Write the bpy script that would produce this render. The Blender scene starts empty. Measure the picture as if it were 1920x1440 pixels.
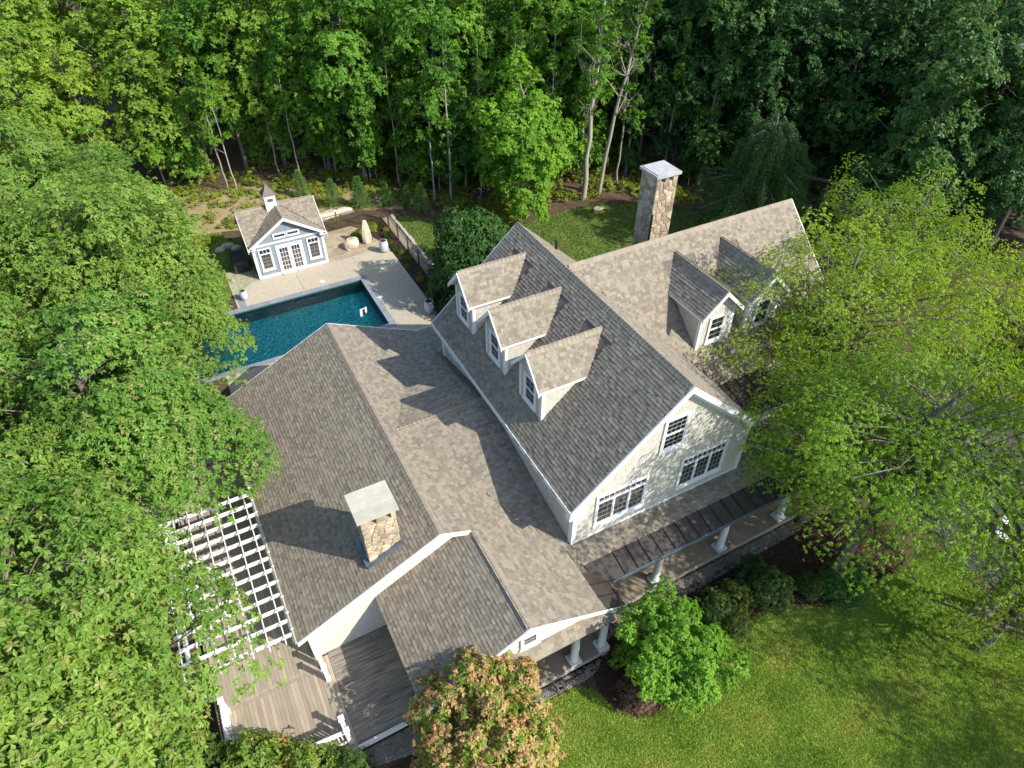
import bpy, math, random
import numpy as np
from mathutils import Vector, Matrix
random.seed(7)
RNG = np.random.default_rng(7)
scene = bpy.context.scene
COL = scene.collection

# ------------------------------------------------------------------ camera, sky, sun, exposure
PITCH, ROLL, YAW = math.radians(42.413), math.radians(-0.2307), math.radians(61.865)
CAMZ = 26.0
cp, sp = math.cos(PITCH), math.sin(PITCH)
FW = Vector((math.cos(YAW) * cp, math.sin(YAW) * cp, -sp))
RT = Vector((math.sin(YAW), -math.cos(YAW), 0))
DN = FW.cross(RT)
RT2 = math.cos(ROLL) * RT + math.sin(ROLL) * DN
DN2 = -math.sin(ROLL) * RT + math.cos(ROLL) * DN
cam_data = bpy.data.cameras.new('camera')
cam_data.sensor_width = 36.0
cam_data.lens = 1257.87 / 1920 * 36.0
cam_data.clip_start, cam_data.clip_end = 0.5, 1500
cam = bpy.data.objects.new('camera', cam_data)
COL.objects.link(cam)
m = Matrix.Identity(4)
for i in range(3):
    m[i][0], m[i][1], m[i][2] = RT2[i], -DN2[i], -FW[i]
m[2][3] = CAMZ
cam.matrix_world = m
scene.camera = cam

SUN_TO = Vector((0.48, -0.614, 0.625)).normalized()
world = bpy.data.worlds.new('World')
scene.world = world
world.use_nodes = True
wn = world.node_tree
bg = wn.nodes['Background']
sky = wn.nodes.new('ShaderNodeTexSky')
sky.sky_type = 'NISHITA'
sky.sun_disc = False
sky.sun_elevation = math.asin(SUN_TO.z)
sky.sun_rotation = math.atan2(SUN_TO.x, SUN_TO.y)
wn.links.new(sky.outputs[0], bg.inputs[0])
bg.inputs[1].default_value = 0.15
sun_d = bpy.data.lights.new('sun', 'SUN')
sun_d.energy = 3.7
sun_d.angle = math.radians(0.5)
sun_d.color = (1.0, 0.93, 0.82)
sun = bpy.data.objects.new('sun', sun_d)
COL.objects.link(sun)
sun.rotation_euler = SUN_TO.to_track_quat('Z', 'Y').to_euler()
sun.location = SUN_TO * 60
scene.view_settings.view_transform = 'Standard'
scene.view_settings.look = 'None'
scene.view_settings.gamma = 1
scene.view_settings.exposure = 0.9
scene.view_settings.use_curve_mapping = False
scene.cycles.max_bounces = 8
scene.cycles.transparent_max_bounces = 12

# ------------------------------------------------------------------ helpers
class MB:
    def __init__(s):
        s.v, s.f = [], []
    def quad(s, *p):
        n = len(s.v); s.v += [tuple(q) for q in p]; s.f.append(tuple(range(n, n + len(p))))
    def box(s, a, b):
        x0, y0, z0 = min(a[0], b[0]), min(a[1], b[1]), min(a[2], b[2])
        x1, y1, z1 = max(a[0], b[0]), max(a[1], b[1]), max(a[2], b[2])
        n = len(s.v)
        s.v += [(x0, y0, z0), (x1, y0, z0), (x1, y1, z0), (x0, y1, z0), (x0, y0, z1), (x1, y0, z1), (x1, y1, z1), (x0, y1, z1)]
        s.f += [tuple(n + i for i in q) for q in ((0, 3, 2, 1), (4, 5, 6, 7), (0, 1, 5, 4), (1, 2, 6, 5), (2, 3, 7, 6), (3, 0, 4, 7))]
    def obox(s, c, u, v, w):            # centre and three half vectors
        c, u, v, w = Vector(c), Vector(u), Vector(v), Vector(w)
        n = len(s.v)
        for k in (-1, 1):
            for a, b in ((-1, -1), (1, -1), (1, 1), (-1, 1)):
                s.v.append(tuple(c + a * u + b * v + k * w))
        s.f += [tuple(n + i for i in q) for q in ((0, 3, 2, 1), (4, 5, 6, 7), (0, 1, 5, 4), (1, 2, 6, 5), (2, 3, 7, 6), (3, 0, 4, 7))]
    def bar(s, p, q, w, h, up=(0, 0, 1)):
        p, q = [float(c) for c in p], [float(c) for c in q]
        p, q = Vector(p), Vector(q); d = q - p; up = Vector(up)
        side = d.cross(up).normalized(); u2 = side.cross(d).normalized()
        s.obox((p + q) / 2, d / 2, side * w / 2, u2 * h / 2)
    def prism(s, poly, d):
        d = Vector(d); n = len(s.v); k = len(poly)
        s.v += [tuple(p) for p in poly] + [tuple(Vector(p) + d) for p in poly]
        s.f.append(tuple(range(n + k - 1, n - 1, -1))); s.f.append(tuple(range(n + k, n + 2 * k)))
        for i in range(k):
            j = (i + 1) % k
            s.f.append((n + i, n + j, n + k + j, n + k + i))
    def tube(s, pts, rad, n=6, cap=True):
        pts = [Vector([float(c) for c in p]) for p in pts]; rings = []
        for i, p in enumerate(pts):
            d = (pts[min(i + 1, len(pts) - 1)] - pts[max(i - 1, 0)]).normalized()
            a = d.cross(Vector((0.31, 0.87, 0.13))).normalized(); b = d.cross(a)
            r = float(rad[i] if hasattr(rad, '__len__') else rad)
            base = len(s.v)
            for k in range(n):
                t = 2 * math.pi * k / n
                s.v.append(tuple(p + r * (math.cos(t) * a + math.sin(t) * b)))
            rings.append(base)
        for r0, r1 in zip(rings, rings[1:]):
            for k in range(n):
                s.f.append((r0 + k, r0 + (k + 1) % n, r1 + (k + 1) % n, r1 + k))
        if cap:
            s.f.append(tuple(rings[0] + k for k in range(n - 1, -1, -1))); s.f.append(tuple(rings[-1] + k for k in range(n)))
    def lathe(s, c, prof, n=16):
        c = Vector(c); rings = []
        for r, z in prof:
            rings.append(len(s.v))
            for k in range(n):
                t = 2 * math.pi * k / n
                s.v.append((c.x + r * math.cos(t), c.y + r * math.sin(t), c.z + z))
        for r0, r1 in zip(rings, rings[1:]):
            for k in range(n):
                s.f.append((r0 + k, r0 + (k + 1) % n, r1 + (k + 1) % n, r1 + k))
        s.f.append(tuple(rings[0] + k for k in range(n - 1, -1, -1))); s.f.append(tuple(rings[-1] + k for k in range(n)))

def origin_of(o):
    while o.parent is not None:
        o = o.parent
    return Vector(o.location)

def add(name, mb, mat, parent=None, loc=(0, 0, 0), smooth=False, kind=None):
    """one mesh object from an MB in world coordinates; parented parts share the origin of their thing"""
    off = origin_of(parent) if parent is not None else Vector(loc)
    me = bpy.data.meshes.new(name)
    me.from_pydata([tuple(Vector(v) - off) for v in mb.v], [], mb.f)
    me.materials.append(mat)
    if smooth:
        me.polygons.foreach_set('use_smooth', [True] * len(me.polygons))
    o = bpy.data.objects.new(name, me)
    COL.objects.link(o)
    if parent is not None:
        o.parent = parent
    else:
        o.location = loc
    if kind:
        o['kind'] = kind
    return o

def npmesh(name, V, F, mat):
    V = np.ascontiguousarray(V, np.float32); F = np.ascontiguousarray(F, np.int32)
    me = bpy.data.meshes.new(name)
    k = F.shape[1]; n = len(F)
    me.vertices.add(len(V)); me.vertices.foreach_set('co', V.ravel())
    me.loops.add(n * k); me.loops.foreach_set('vertex_index', F.ravel())
    me.polygons.add(n)
    me.polygons.foreach_set('loop_start', np.arange(0, n * k, k, dtype=np.int32))
    me.polygons.foreach_set('loop_total', np.full(n, k, np.int32))
    me.update(calc_edges=True)
    me.shade_flat()
    me.materials.append(mat)
    return me

def addmesh(name, me, parent=None, loc=(0, 0, 0), kind=None):
    o = bpy.data.objects.new(name, me); COL.objects.link(o)
    if parent is not None:
        o.parent = parent
    o.location = loc
    if kind:
        o['kind'] = kind
    return o

def thing(name, label, cat, loc=(0, 0, 0), rz=0.0, sc=1.0, group=None):
    o = bpy.data.objects.new(name, None); COL.objects.link(o)
    o.empty_display_size = 0.3
    o.location = loc; o.rotation_euler = (0, 0, rz)
    o.scale = (sc, sc, sc) if not hasattr(sc, '__len__') else sc
    return tag(o, label, cat, group)

def tag(o, label, cat, group=None):
    o['label'] = label; o['category'] = cat
    if group:
        o['group'] = group
    return o

def struct(o):
    o['kind'] = 'structure'
    return o

# ------------------------------------------------------------------ materials
def new_mat(name):
    mt = bpy.data.materials.new(name); mt.use_nodes = True
    nt = mt.node_tree
    return mt, nt, nt.nodes, nt.links, nt.nodes['Principled BSDF']

def ramp(nodes, stops):
    r = nodes.new('ShaderNodeValToRGB')
    while len(r.color_ramp.elements) > 1:
        r.color_ramp.elements.remove(r.color_ramp.elements[-1])
    for i, (p, c) in enumerate(stops):
        e = r.color_ramp.elements[0] if i == 0 else r.color_ramp.elements.new(p)
        e.position = p; e.color = (*c, 1)
    return r

def noise_mat(name, stops, scale=5.0, detail=6.0, rough=0.8, bump=0.0, bscale=None, stretch=None, island=0.0, spec=0.3, metal=0.0, rough_noise=0.6, obj_rand=0.0):
    """object/world-position noise through a ramp, optional value jitter per loose piece and per object, optional bump"""
    mt, nt, N, L, P = new_mat(name)
    geo = N.new('ShaderNodeNewGeometry')
    mp = N.new('ShaderNodeMapping')
    L.new(geo.outputs['Position'], mp.inputs[0])
    if stretch:
        mp.inputs['Scale'].default_value = stretch
    nz = N.new('ShaderNodeTexNoise'); nz.inputs['Scale'].default_value = scale; nz.inputs['Detail'].default_value = detail
    nz.inputs['Roughness'].default_value = rough_noise
    L.new(mp.outputs[0], nz.inputs['Vector'])
    r = ramp(N, stops)
    L.new(nz.outputs['Fac'], r.inputs[0])
    col = r.outputs[0]
    if island or obj_rand:
        oi = N.new('ShaderNodeObjectInfo')
        ma = N.new('ShaderNodeMath'); ma.operation = 'MULTIPLY_ADD'; ma.inputs[1].default_value = 37.7
        mb_ = N.new('ShaderNodeMath'); mb_.operation = 'MULTIPLY'; mb_.inputs[1].default_value = 91.3
        L.new(geo.outputs['Random Per Island'], ma.inputs[0]); L.new(oi.outputs['Random'], mb_.inputs[0]); L.new(mb_.outputs[0], ma.inputs[2])
        wnz = N.new('ShaderNodeTexWhiteNoise'); wnz.noise_dimensions = '1D'
        L.new(ma.outputs[0], wnz.inputs['W'])
        mr = N.new('ShaderNodeMapRange'); k = island or obj_rand
        mr.inputs[3].default_value = 1 - k; mr.inputs[4].default_value = 1 + k
        L.new(wnz.outputs['Value'], mr.inputs[0])
        hs = N.new('ShaderNodeHueSaturation')
        L.new(col, hs.inputs['Color']); L.new(mr.outputs[0], hs.inputs['Value'])
        mr2 = N.new('ShaderNodeMapRange'); mr2.inputs[3].default_value = 0.485; mr2.inputs[4].default_value = 0.515
        sepc = N.new('ShaderNodeSeparateColor'); L.new(wnz.outputs['Color'], sepc.inputs[0]); L.new(sepc.outputs[1], mr2.inputs[0])
        L.new(mr2.outputs[0], hs.inputs['Hue'])
        col = hs.outputs[0]
    L.new(col, P.inputs['Base Color'])
    P.inputs['Roughness'].default_value = rough
    P.inputs['Specular IOR Level'].default_value = spec
    P.inputs['Metallic'].default_value = metal
    if bump:
        b = N.new('ShaderNodeBump'); b.inputs['Strength'].default_value = bump; b.inputs['Distance'].default_value = 0.02
        nb = N.new('ShaderNodeTexNoise'); nb.inputs['Scale'].default_value = bscale or scale * 6; nb.inputs['Detail'].default_value = 4
        L.new(mp.outputs[0], nb.inputs['Vector']); L.new(nb.outputs['Fac'], b.inputs['Height']); L.new(b.outputs[0], P.inputs['Normal'])
    return mt

def leaf_mat(name, c_dark, c_light, clump=0.45, trans=0.35, rough=0.45, var=0.25, tint=None):
    mt, nt, N, L, P = new_mat(name)
    geo = N.new('ShaderNodeNewGeometry'); oi = N.new('ShaderNodeObjectInfo')
    nz = N.new('ShaderNodeTexNoise'); nz.inputs['Scale'].default_value = clump; nz.inputs['Detail'].default_value = 3
    L.new(geo.outputs['Position'], nz.inputs['Vector'])
    add_ = N.new('ShaderNodeMath'); add_.operation = 'MULTIPLY_ADD'; add_.inputs[1].default_value = 0.55
    L.new(geo.outputs['Random Per Island'], add_.inputs[0])
    s2 = N.new('ShaderNodeMapRange'); s2.inputs[1].default_value = 0.3; s2.inputs[2].default_value = 0.7; s2.inputs[3].default_value = -0.15; s2.inputs[4].default_value = 0.6
    L.new(nz.outputs['Fac'], s2.inputs[0]); L.new(s2.outputs[0], add_.inputs[2])
    st = [(0.0, c_dark), (1.0, c_light)]
    if tint:
        st = [(0.0, c_dark), (0.72, c_light), (1.0, tint)]
    r = ramp(N, st); L.new(add_.outputs[0], r.inputs[0])
    hs = N.new('ShaderNodeHueSaturation')
    mr = N.new('ShaderNodeMapRange'); mr.inputs[3].default_value = 1 - var; mr.inputs[4].default_value = 1 + var
    L.new(oi.outputs['Random'], mr.inputs[0]); L.new(mr.outputs[0], hs.inputs['Value'])
    mh = N.new('ShaderNodeMath'); mh.operation = 'MULTIPLY_ADD'; mh.inputs[1].default_value = -0.025; mh.inputs[2].default_value = 0.512
    L.new(oi.outputs['Random'], mh.inputs[0]); L.new(mh.outputs[0], hs.inputs['Hue'])
    L.new(r.outputs[0], hs.inputs['Color'])
    L.new(hs.outputs[0], P.inputs['Base Color'])
    P.inputs['Roughness'].default_value = rough
    P.inputs['Specular IOR Level'].default_value = 0.22
    tr = N.new('ShaderNodeBsdfTranslucent')
    hs2 = N.new('ShaderNodeHueSaturation'); hs2.inputs['Saturation'].default_value = 1.15; hs2.inputs['Value'].default_value = 1.25; hs2.inputs['Hue'].default_value = 0.485
    L.new(hs.outputs[0], hs2.inputs['Color']); L.new(hs2.outputs[0], tr.inputs['Color'])
    mx = N.new('ShaderNodeMixShader'); mx.inputs[0].default_value = trans
    L.new(P.outputs[0], mx.inputs[1]); L.new(tr.outputs[0], mx.inputs[2])
    L.new(mx.outputs[0], nt.nodes['Material Output'].inputs['Surface'])
    return mt

def plain(name, c, rough=0.6, metal=0.0, spec=0.4, bump=0.0, var=0.08, scale=3.0):
    lo = tuple(x * (1 - var) for x in c); hi = tuple(min(1, x * (1 + var)) for x in c)
    return noise_mat(name, [(0.3, lo), (0.7, hi)], scale=scale, rough=rough, metal=metal, spec=spec, bump=bump, bscale=40)

M = {}
M['shingle'] = noise_mat('asphalt_shingle', [(0.25, (.200, .173, .133)), (0.75, (.272, .240, .188))], scale=9, detail=8, rough=0.9, bump=0.1, bscale=180, island=0.24, spec=0.15)
M['cap'] = noise_mat('ridge_cap_shingle', [(0.25, (.245, .208, .160)), (0.75, (.32, .275, .217))], scale=9, detail=8, rough=0.9, bump=0.2, bscale=180, island=0.10, spec=0.2)
M['under'] = plain('roof_underlay', (.14, .12, .10), rough=.9)
M['white'] = plain('white_trim', (.74, .75, .75), rough=.45, var=.03)
M['cedar'] = noise_mat('painted_cedar', [(0.3, (.455, .437, .382)), (0.7, (.535, .513, .452))], scale=6, stretch=(1, 1, .25), rough=.75, bump=.25, bscale=60, island=.07)
M['cedarbase'] = plain('painted_cedar_back', (.50, .46, .39), rough=.8)
M['cream'] = noise_mat('cream_shingle', [(0.3, (.56, .535, .475)), (0.7, (.64, .615, .555))], scale=6, stretch=(1, 1, .25), rough=.75, bump=.25, bscale=60, island=.06)
M['bluewall'] = noise_mat('blue_clapboard', [(0.3, (.19, .235, .275)), (0.7, (.245, .295, .335))], scale=3, rough=.6, bump=.1, bscale=40)
M['muntin'] = plain('muntin_grey', (.34, .34, .32), rough=.5, var=.03)
M['glass'] = plain('window_glass', (.016, .02, .022), rough=.03, spec=1.0, var=.7, scale=.9)
M['glass'].node_tree.nodes['Principled BSDF'].inputs['IOR'].default_value = 1.9
M['metalroof'] = noise_mat('bronze_metal', [(0.3, (.062, .050, .044)), (0.7, (.085, .070, .062))], scale=2, rough=.42, metal=.35, spec=.5)
M['seam'] = plain('dark_seam', (.035, .03, .028), rough=.5, metal=.2)
M['flash'] = plain('lead_flashing', (.16, .22, .28), rough=.45, metal=.6)
M['slab'] = noise_mat('bluestone_cap', [(0.3, (.40, .38, .31)), (0.7, (.48, .46, .38))], scale=3, detail=8, rough=.85, bump=.1, island=.06)
M['cap2'] = noise_mat('weathered_cap', [(0.3, (.30, .31, .31)), (0.7, (.46, .46, .45))], scale=3, detail=8, rough=.85, bump=.15)
M['stone'] = noise_mat('field_stone', [(0.2, (.22, .17, .12)), (0.5, (.38, .31, .22)), (0.8, (.48, .42, .33))], scale=3.2, detail=9, rough=.85, bump=.5, bscale=25, island=.35)
M['mortar'] = plain('mortar', (.40, .365, .30), rough=.95, bump=.2)
M['deck'] = noise_mat('weathered_deck', [(0.25, (.28, .235, .175)), (0.75, (.41, .355, .275))], scale=2.2, detail=10, stretch=(6, .7, 1), rough=.8, bump=.15, bscale=20, obj_rand=.16)
M['deck2'] = noise_mat('grey_deck', [(0.3, (.10, .09, .075)), (0.5, (.23, .205, .17)), (0.72, (.34, .31, .26))], scale=1.6, detail=10, stretch=(.7, 6, 1), rough=.8, bump=.15, bscale=20, obj_rand=.14)
M['lawn'] = noise_mat('lawn_turf', [(0.28, (.10, .19, .016)), (0.5, (.15, .26, .025)), (0.72, (.25, .31, .05))], scale=.55, detail=12, rough=.9, bump=.6, bscale=30, rough_noise=.72)
M['blades'] = leaf_mat('grass_blades', (.14, .24, .03), (.305, .41, .08), clump=.55, trans=.35, var=0, tint=(.38, .36, .09))
M['lawn2'] = noise_mat('rough_lawn', [(0.28, (.06, .11, .014)), (0.5, (.10, .15, .022)), (0.72, (.18, .18, .05))], scale=.8, detail=12, rough=.95, bump=.6, bscale=25, rough_noise=.7)
M['litter'] = noise_mat('leaf_litter', [(0.25, (.035, .028, .016)), (0.5, (.085, .058, .034)), (0.75, (.15, .10, .058))], scale=1.3, detail=14, rough=.95, bump=.8, bscale=14, rough_noise=.75)
M['clearing'] = noise_mat('dry_clearing', [(0.25, (.17, .17, .05)), (0.5, (.30, .23, .13)), (0.75, (.40, .30, .19))], scale=.9, detail=14, rough=.95, bump=.7, bscale=14, rough_noise=.72)
M['mulch'] = noise_mat('bark_mulch', [(0.25, (.022, .013, .009)), (0.75, (.075, .043, .028))], scale=14, detail=10, rough=.95, bump=1, bscale=50)
M['gravel'] = noise_mat('grey_gravel', [(0.25, (.12, .105, .09)), (0.75, (.33, .30, .26))], scale=30, detail=8, rough=.9, bump=.8, bscale=40, island=.4)
M['aggregate'] = noise_mat('exposed_aggregate', [(0.3, (.30, .265, .20)), (0.5, (.41, .37, .285)), (0.7, (.51, .465, .36))], scale=14, detail=10, rough=.9, bump=.2, bscale=60, obj_rand=.03)
M['coping'] = noise_mat('bluestone_coping', [(0.3, (.19, .22, .25)), (0.7, (.26, .29, .32))], scale=2, detail=6, rough=.7, obj_rand=.07)
M['flag'] = noise_mat('flagstone', [(0.25, (.26, .21, .14)), (0.75, (.42, .35, .25))], scale=2.5, detail=8, rough=.85, bump=.2, obj_rand=.18)
M['sand'] = plain('stone_dust', (.42, .36, .27), rough=.95, bump=.3)
M['asphalt'] = noise_mat('asphalt', [(0.3, (.045, .045, .05)), (0.7, (.065, .065, .07))], scale=20, rough=.9, bump=.3)
M['concrete'] = noise_mat('porch_stone', [(0.3, (.22, .18, .13)), (0.7, (.32, .27, .20))], scale=1.5, detail=8, rough=.85)
M['granite'] = noise_mat('granite_edge', [(0.3, (.34, .32, .29)), (0.7, (.44, .42, .38))], scale=5, rough=.85)
M['boulder'] = noise_mat('pale_boulder', [(0.25, (.30, .26, .20)), (0.5, (.48, .43, .34)), (0.75, (.58, .53, .43))], scale=2.2, detail=10, rough=.9, bump=.6, bscale=9)
M['pot'] = noise_mat('blue_glazed_pot', [(0.35, (.38, .42, .52)), (0.65, (.66, .69, .75))], scale=6, stretch=(1, 1, 6), rough=.25, spec=.5)
M['soil'] = plain('potting_soil', (.05, .035, .025), rough=.95)
M['fence'] = plain('bronze_iron', (.10, .075, .055), rough=.5, metal=.3)
M['wood'] = noise_mat('grey_timber', [(0.3, (.13, .11, .09)), (0.7, (.20, .17, .14))], scale=3, stretch=(1, 1, 1), rough=.85, obj_rand=.1)
M['black'] = plain('black_pipe', (.02, .02, .022), rough=.5)
M['equip'] = plain('dark_cabinet', (.03, .035, .035), rough=.5)
M['bark'] = noise_mat('grey_bark', [(0.3, (.10, .085, .07)), (0.7, (.22, .195, .165))], scale=3, stretch=(3, 3, .6), rough=.9, bump=.8, bscale=12, obj_rand=.2)
M['palebark'] = noise_mat('pale_bark', [(0.3, (.24, .21, .17)), (0.7, (.42, .385, .33))], scale=3, stretch=(2, 2, 1.2), rough=.85, bump=.4, bscale=12, obj_rand=.12)
M['copper'] = plain('weathered_copper', (.15, .12, .115), rough=.6, metal=.2)
M['cushion'] = plain('white_cushion', (.78, .77, .74), rough=.8)
M['poolwall'] = noise_mat('pool_tile', [(0.38, (.012, .05, .058)), (0.55, (.045, .12, .13)), (0.68, (.22, .30, .30))], scale=9, detail=10, rough=.4, rough_noise=.8)

# leaves
M['oakleaf'] = leaf_mat('oak_leaves', (.082, .18, .024), (.25, .40, .07), trans=.38, rough=.42, var=.10)
M['oaktip'] = leaf_mat('oak_leaves_bronze', (.15, .20, .04), (.27, .32, .09), trans=.3, rough=.4, var=.1)
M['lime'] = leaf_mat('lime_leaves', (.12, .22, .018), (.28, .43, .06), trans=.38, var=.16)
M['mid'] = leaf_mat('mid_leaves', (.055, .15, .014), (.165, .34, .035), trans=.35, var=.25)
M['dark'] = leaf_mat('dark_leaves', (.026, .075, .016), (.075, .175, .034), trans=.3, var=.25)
M['bright'] = leaf_mat('bright_maple_leaves', (.09, .22, .012), (.24, .43, .04), trans=.4, var=.08)
M['vivid'] = leaf_mat('vivid_green_leaves', (.10, .22, .014), (.23, .42, .045), trans=.35, var=.02)
M['locust'] = leaf_mat('feathery_leaves', (.165, .285, .022), (.37, .52, .08), trans=.5, var=.10)
M['redleaf'] = leaf_mat('red_new_leaves', (.34, .17, .075), (.50, .35, .16), trans=.3, var=.02, clump=1.2, tint=(.42, .40, .10))
M['olive'] = leaf_mat('olive_green_leaves', (.09, .19, .02), (.30, .40, .055), trans=.38, var=.05, clump=1.0)
M['needle'] = leaf_mat('pine_needles', (.085, .19, .04), (.20, .34, .085), trans=.25, var=.15)
M['needle2'] = leaf_mat('dark_needles', (.025, .07, .025), (.06, .13, .04), trans=.15, var=.15)
M['weep'] = leaf_mat('weeping_needles', (.035, .10, .028), (.11, .22, .055), trans=.2, var=.05)
M['boxwood'] = leaf_mat('boxwood_leaves', (.035, .07, .012), (.12, .16, .025), trans=.25, var=.15, clump=2)
M['shrub'] = leaf_mat('shrub_leaves', (.03, .08, .015), (.10, .17, .035), trans=.3, var=.2, clump=1.5)
M['fern'] = leaf_mat('undergrowth_leaves', (.10, .18, .02), (.29, .33, .05), trans=.35, var=.15, clump=.6)
M['tipped'] = leaf_mat('tipped_shrub_leaves', (.06, .14, .018), (.19, .29, .045), trans=.3, var=.1, clump=1.2, tint=(.42, .24, .09))
M['brownleaf'] = leaf_mat('brown_dry_leaves', (.09, .05, .035), (.20, .12, .08), trans=.15, var=.05, clump=2)

# ------------------------------------------------------------------ roofs made of shingles
EXPO = 0.152
WIDTHS = (.10, .13, .16, .20, .26)

class Slope:
    def __init__(s, a, b, c):
        s.a, s.b, s.c = a, b, c
        s.s = math.hypot(a, b); s.k = math.sqrt(1 + s.s ** 2)
        s.g = np.array([a, b]) / s.s; s.t = np.array([s.g[1], -s.g[0]])
        s.T = np.array([s.t[0], s.t[1], 0]); s.V = np.array([s.g[0], s.g[1], s.s]) / s.k
        s.N = np.array([-a, -b, 1]) / s.k
    def z(s, x, y):
        return s.a * x + s.b * y + s.c
    def at(s, u, v):
        h = v / s.k; p = u * s.t + h * s.g
        return np.array([p[0], p[1], s.z(p[0], p[1])])

def shingle_template(w, th, V=EXPO + .03):
    w = w - .001
    return np.array([(0, 0, -.01), (w, 0, -.01), (w, V, -.012), (0, V, -.012), (0, 0, th), (w, 0, th), (w, V, .002), (0, V, .002)], float)
SH_F = np.array([(4, 5, 6, 7), (0, 1, 5, 4), (1, 2, 6, 5), (3, 0, 4, 7), (2, 3, 7, 6)])
SH_MESH = {}
def shingle_mesh(wi, ti):
    if (wi, ti) not in SH_MESH:
        SH_MESH[(wi, ti)] = npmesh('shingle', shingle_template(WIDTHS[wi], (.016, .024)[ti]), np.vstack([SH_F, [(0, 3, 2, 1)]]), M['shingle'])
    return SH_MESH[(wi, ti)]

def shingle_pieces(sl, poly, hide=(), holes=()):
    """poly: convex plan polygon; returns a list of (wi, ti, origin) of the pieces that are not under another slope"""
    P = [(np.dot(p, sl.t), np.dot(p, sl.g) * sl.k) for p in poly]
    v0, v1 = min(p[1] for p in P), max(p[1] for p in P)
    out = []; v = v0 - .01
    while v < v1 - .05:
        vm = min(max(v + EXPO * .5, v0 + 1e-4), v1 - 1e-4); us = []
        for i in range(len(P)):
            (ua, va), (ub, vb) = P[i], P[(i + 1) % len(P)]
            if (va - vm) * (vb - vm) < 0:
                us.append(ua + (ub - ua) * (vm - va) / (vb - va))
        if len(us) >= 2:
            u, ue = min(us), max(us); u -= random.choice((0, .07, .04))
            while u < ue - .05:
                wi = random.randrange(5); w = WIDTHS[wi]
                if u < min(us): w -= min(us) - u; u = min(us); wi = w
                if u + w > ue - .04: w = ue - u; wi = w
                cx = sl.at(u + w / 2, v + EXPO / 2)
                bad = any(o.z(cx[0], cx[1]) > cx[2] + .02 for o in hide) or any(a < cx[0] < b and c < cx[1] < d for a, b, c, d in holes)
                if not bad:
                    out.append((wi, 0 if random.random() < .5 else 1, sl.at(u, v + random.uniform(-.003, .003)) + sl.N * .006))
                u += w
        v += EXPO
    return out

def pieces_mesh(name, items):
    Vs, Fs, n = [], [], 0
    for sl, lst in items:
        B = np.array([sl.T, sl.V, sl.N])
        for wi, ti, o in lst:
            Vs.append(shingle_template(WIDTHS[wi] if isinstance(wi, int) else wi, (.016, .024)[ti] * random.uniform(.8, 1.2)) @ B + o); Fs.append(SH_F + n); n += 8
    return Vs, Fs

def ridge_cap_mb(mb, p, q, sA, sB, w=.17, step=.2):
    """overlapping bent caps from p to q, falling to the two sides with slopes sA (left of p->q) and sB (right)"""
    p, q = Vector(p), Vector(q); d = (q - p); Ln = d.length; d.normalize()
    side = d.cross(Vector((0, 0, 1))).normalized()
    k = int(Ln / step)
    for i in range(k):
        a = p + d * (i * step); b = a + d * (step + .05)
        h0, h1 = .045 + random.uniform(0, .008), .024
        prof = [(-w, -w * sA), (-.07, -.07 * sA + .012), (-.02, .014), (.02, .014), (.07, -.07 * sB + .012), (w, -w * sB)]
        n = len(mb.v)
        for pt, h in ((a, h0), (b, h1)):
            for x, z in prof:
                mb.v.append(tuple(pt + side * x + Vector((0, 0, z + h))))
        for j in range(5):
            mb.f.append((n + j, n + j + 1, n + 6 + j + 1, n + 6 + j))
        # front lip
        m2 = len(mb.v)
        for x, z in prof:
            mb.v.append(tuple(a + side * x + Vector((0, 0, z - .01))))
        for j in range(5):
            mb.f.append((m2 + j, m2 + j + 1, n + j + 1, n + j))

HOUSE0 = Vector((9.4, 14.0, 0))
house = thing('house', 'large cream shingled house with brown roofs, dormers, porch and two stone chimneys', 'house', HOUSE0)

def Z2(x, y): return (x, y)
ML = Slope(.905, 0, 10.1 - .905 * 13.8)
MR = Slope(-.905, 0, 10.1 + .905 * 13.8)
WF = Slope(0, .88, 10.0 - .88 * 21.1)
WB = Slope(0, -.88, 10.0 + .88 * 21.1)
LL = Slope(.485, 0, 5.3 - .485 * 4.5)
LR = Slope(-.46, 0, 5.3 + .46 * 4.5)
L2 = Slope(.5, 0, 4.702 - .5 * 5.8)
PP = Slope(0, .24, 2.8 - .24 * 10.56)
FF = Slope(0, -.223, 5.06 + .223 * 19.95)
WM = Slope(0, .26, 5.15 - .26 * 15.6)
class Low:          # the lower of several slopes, optionally only over part of the plan
    def __init__(s, *sl, ok=None): s.sl, s.ok = sl, ok
    def z(s, x, y): return min(q.z(x, y) for q in s.sl) if s.ok is None or s.ok(x, y) else -9
CROSS = Low(PP, FF); WING = Low(WF, WB); WMET = Low(WM, ok=lambda x, y: y < 15.6)
R = lambda x0, x1, y0, y1: [(x0, y0), (x1, y0), (x1, y1), (x0, y1)]
NCH = (1.93, 3.22, 14.79, 15.9)      # near chimney plan
FCH = (21.57, 22.9, 24.8, 26.1)      # far chimney plan
dorm_m = [17.1, 20.23, 23.4]
dorm_w = [19.56, 22.35]
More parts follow.
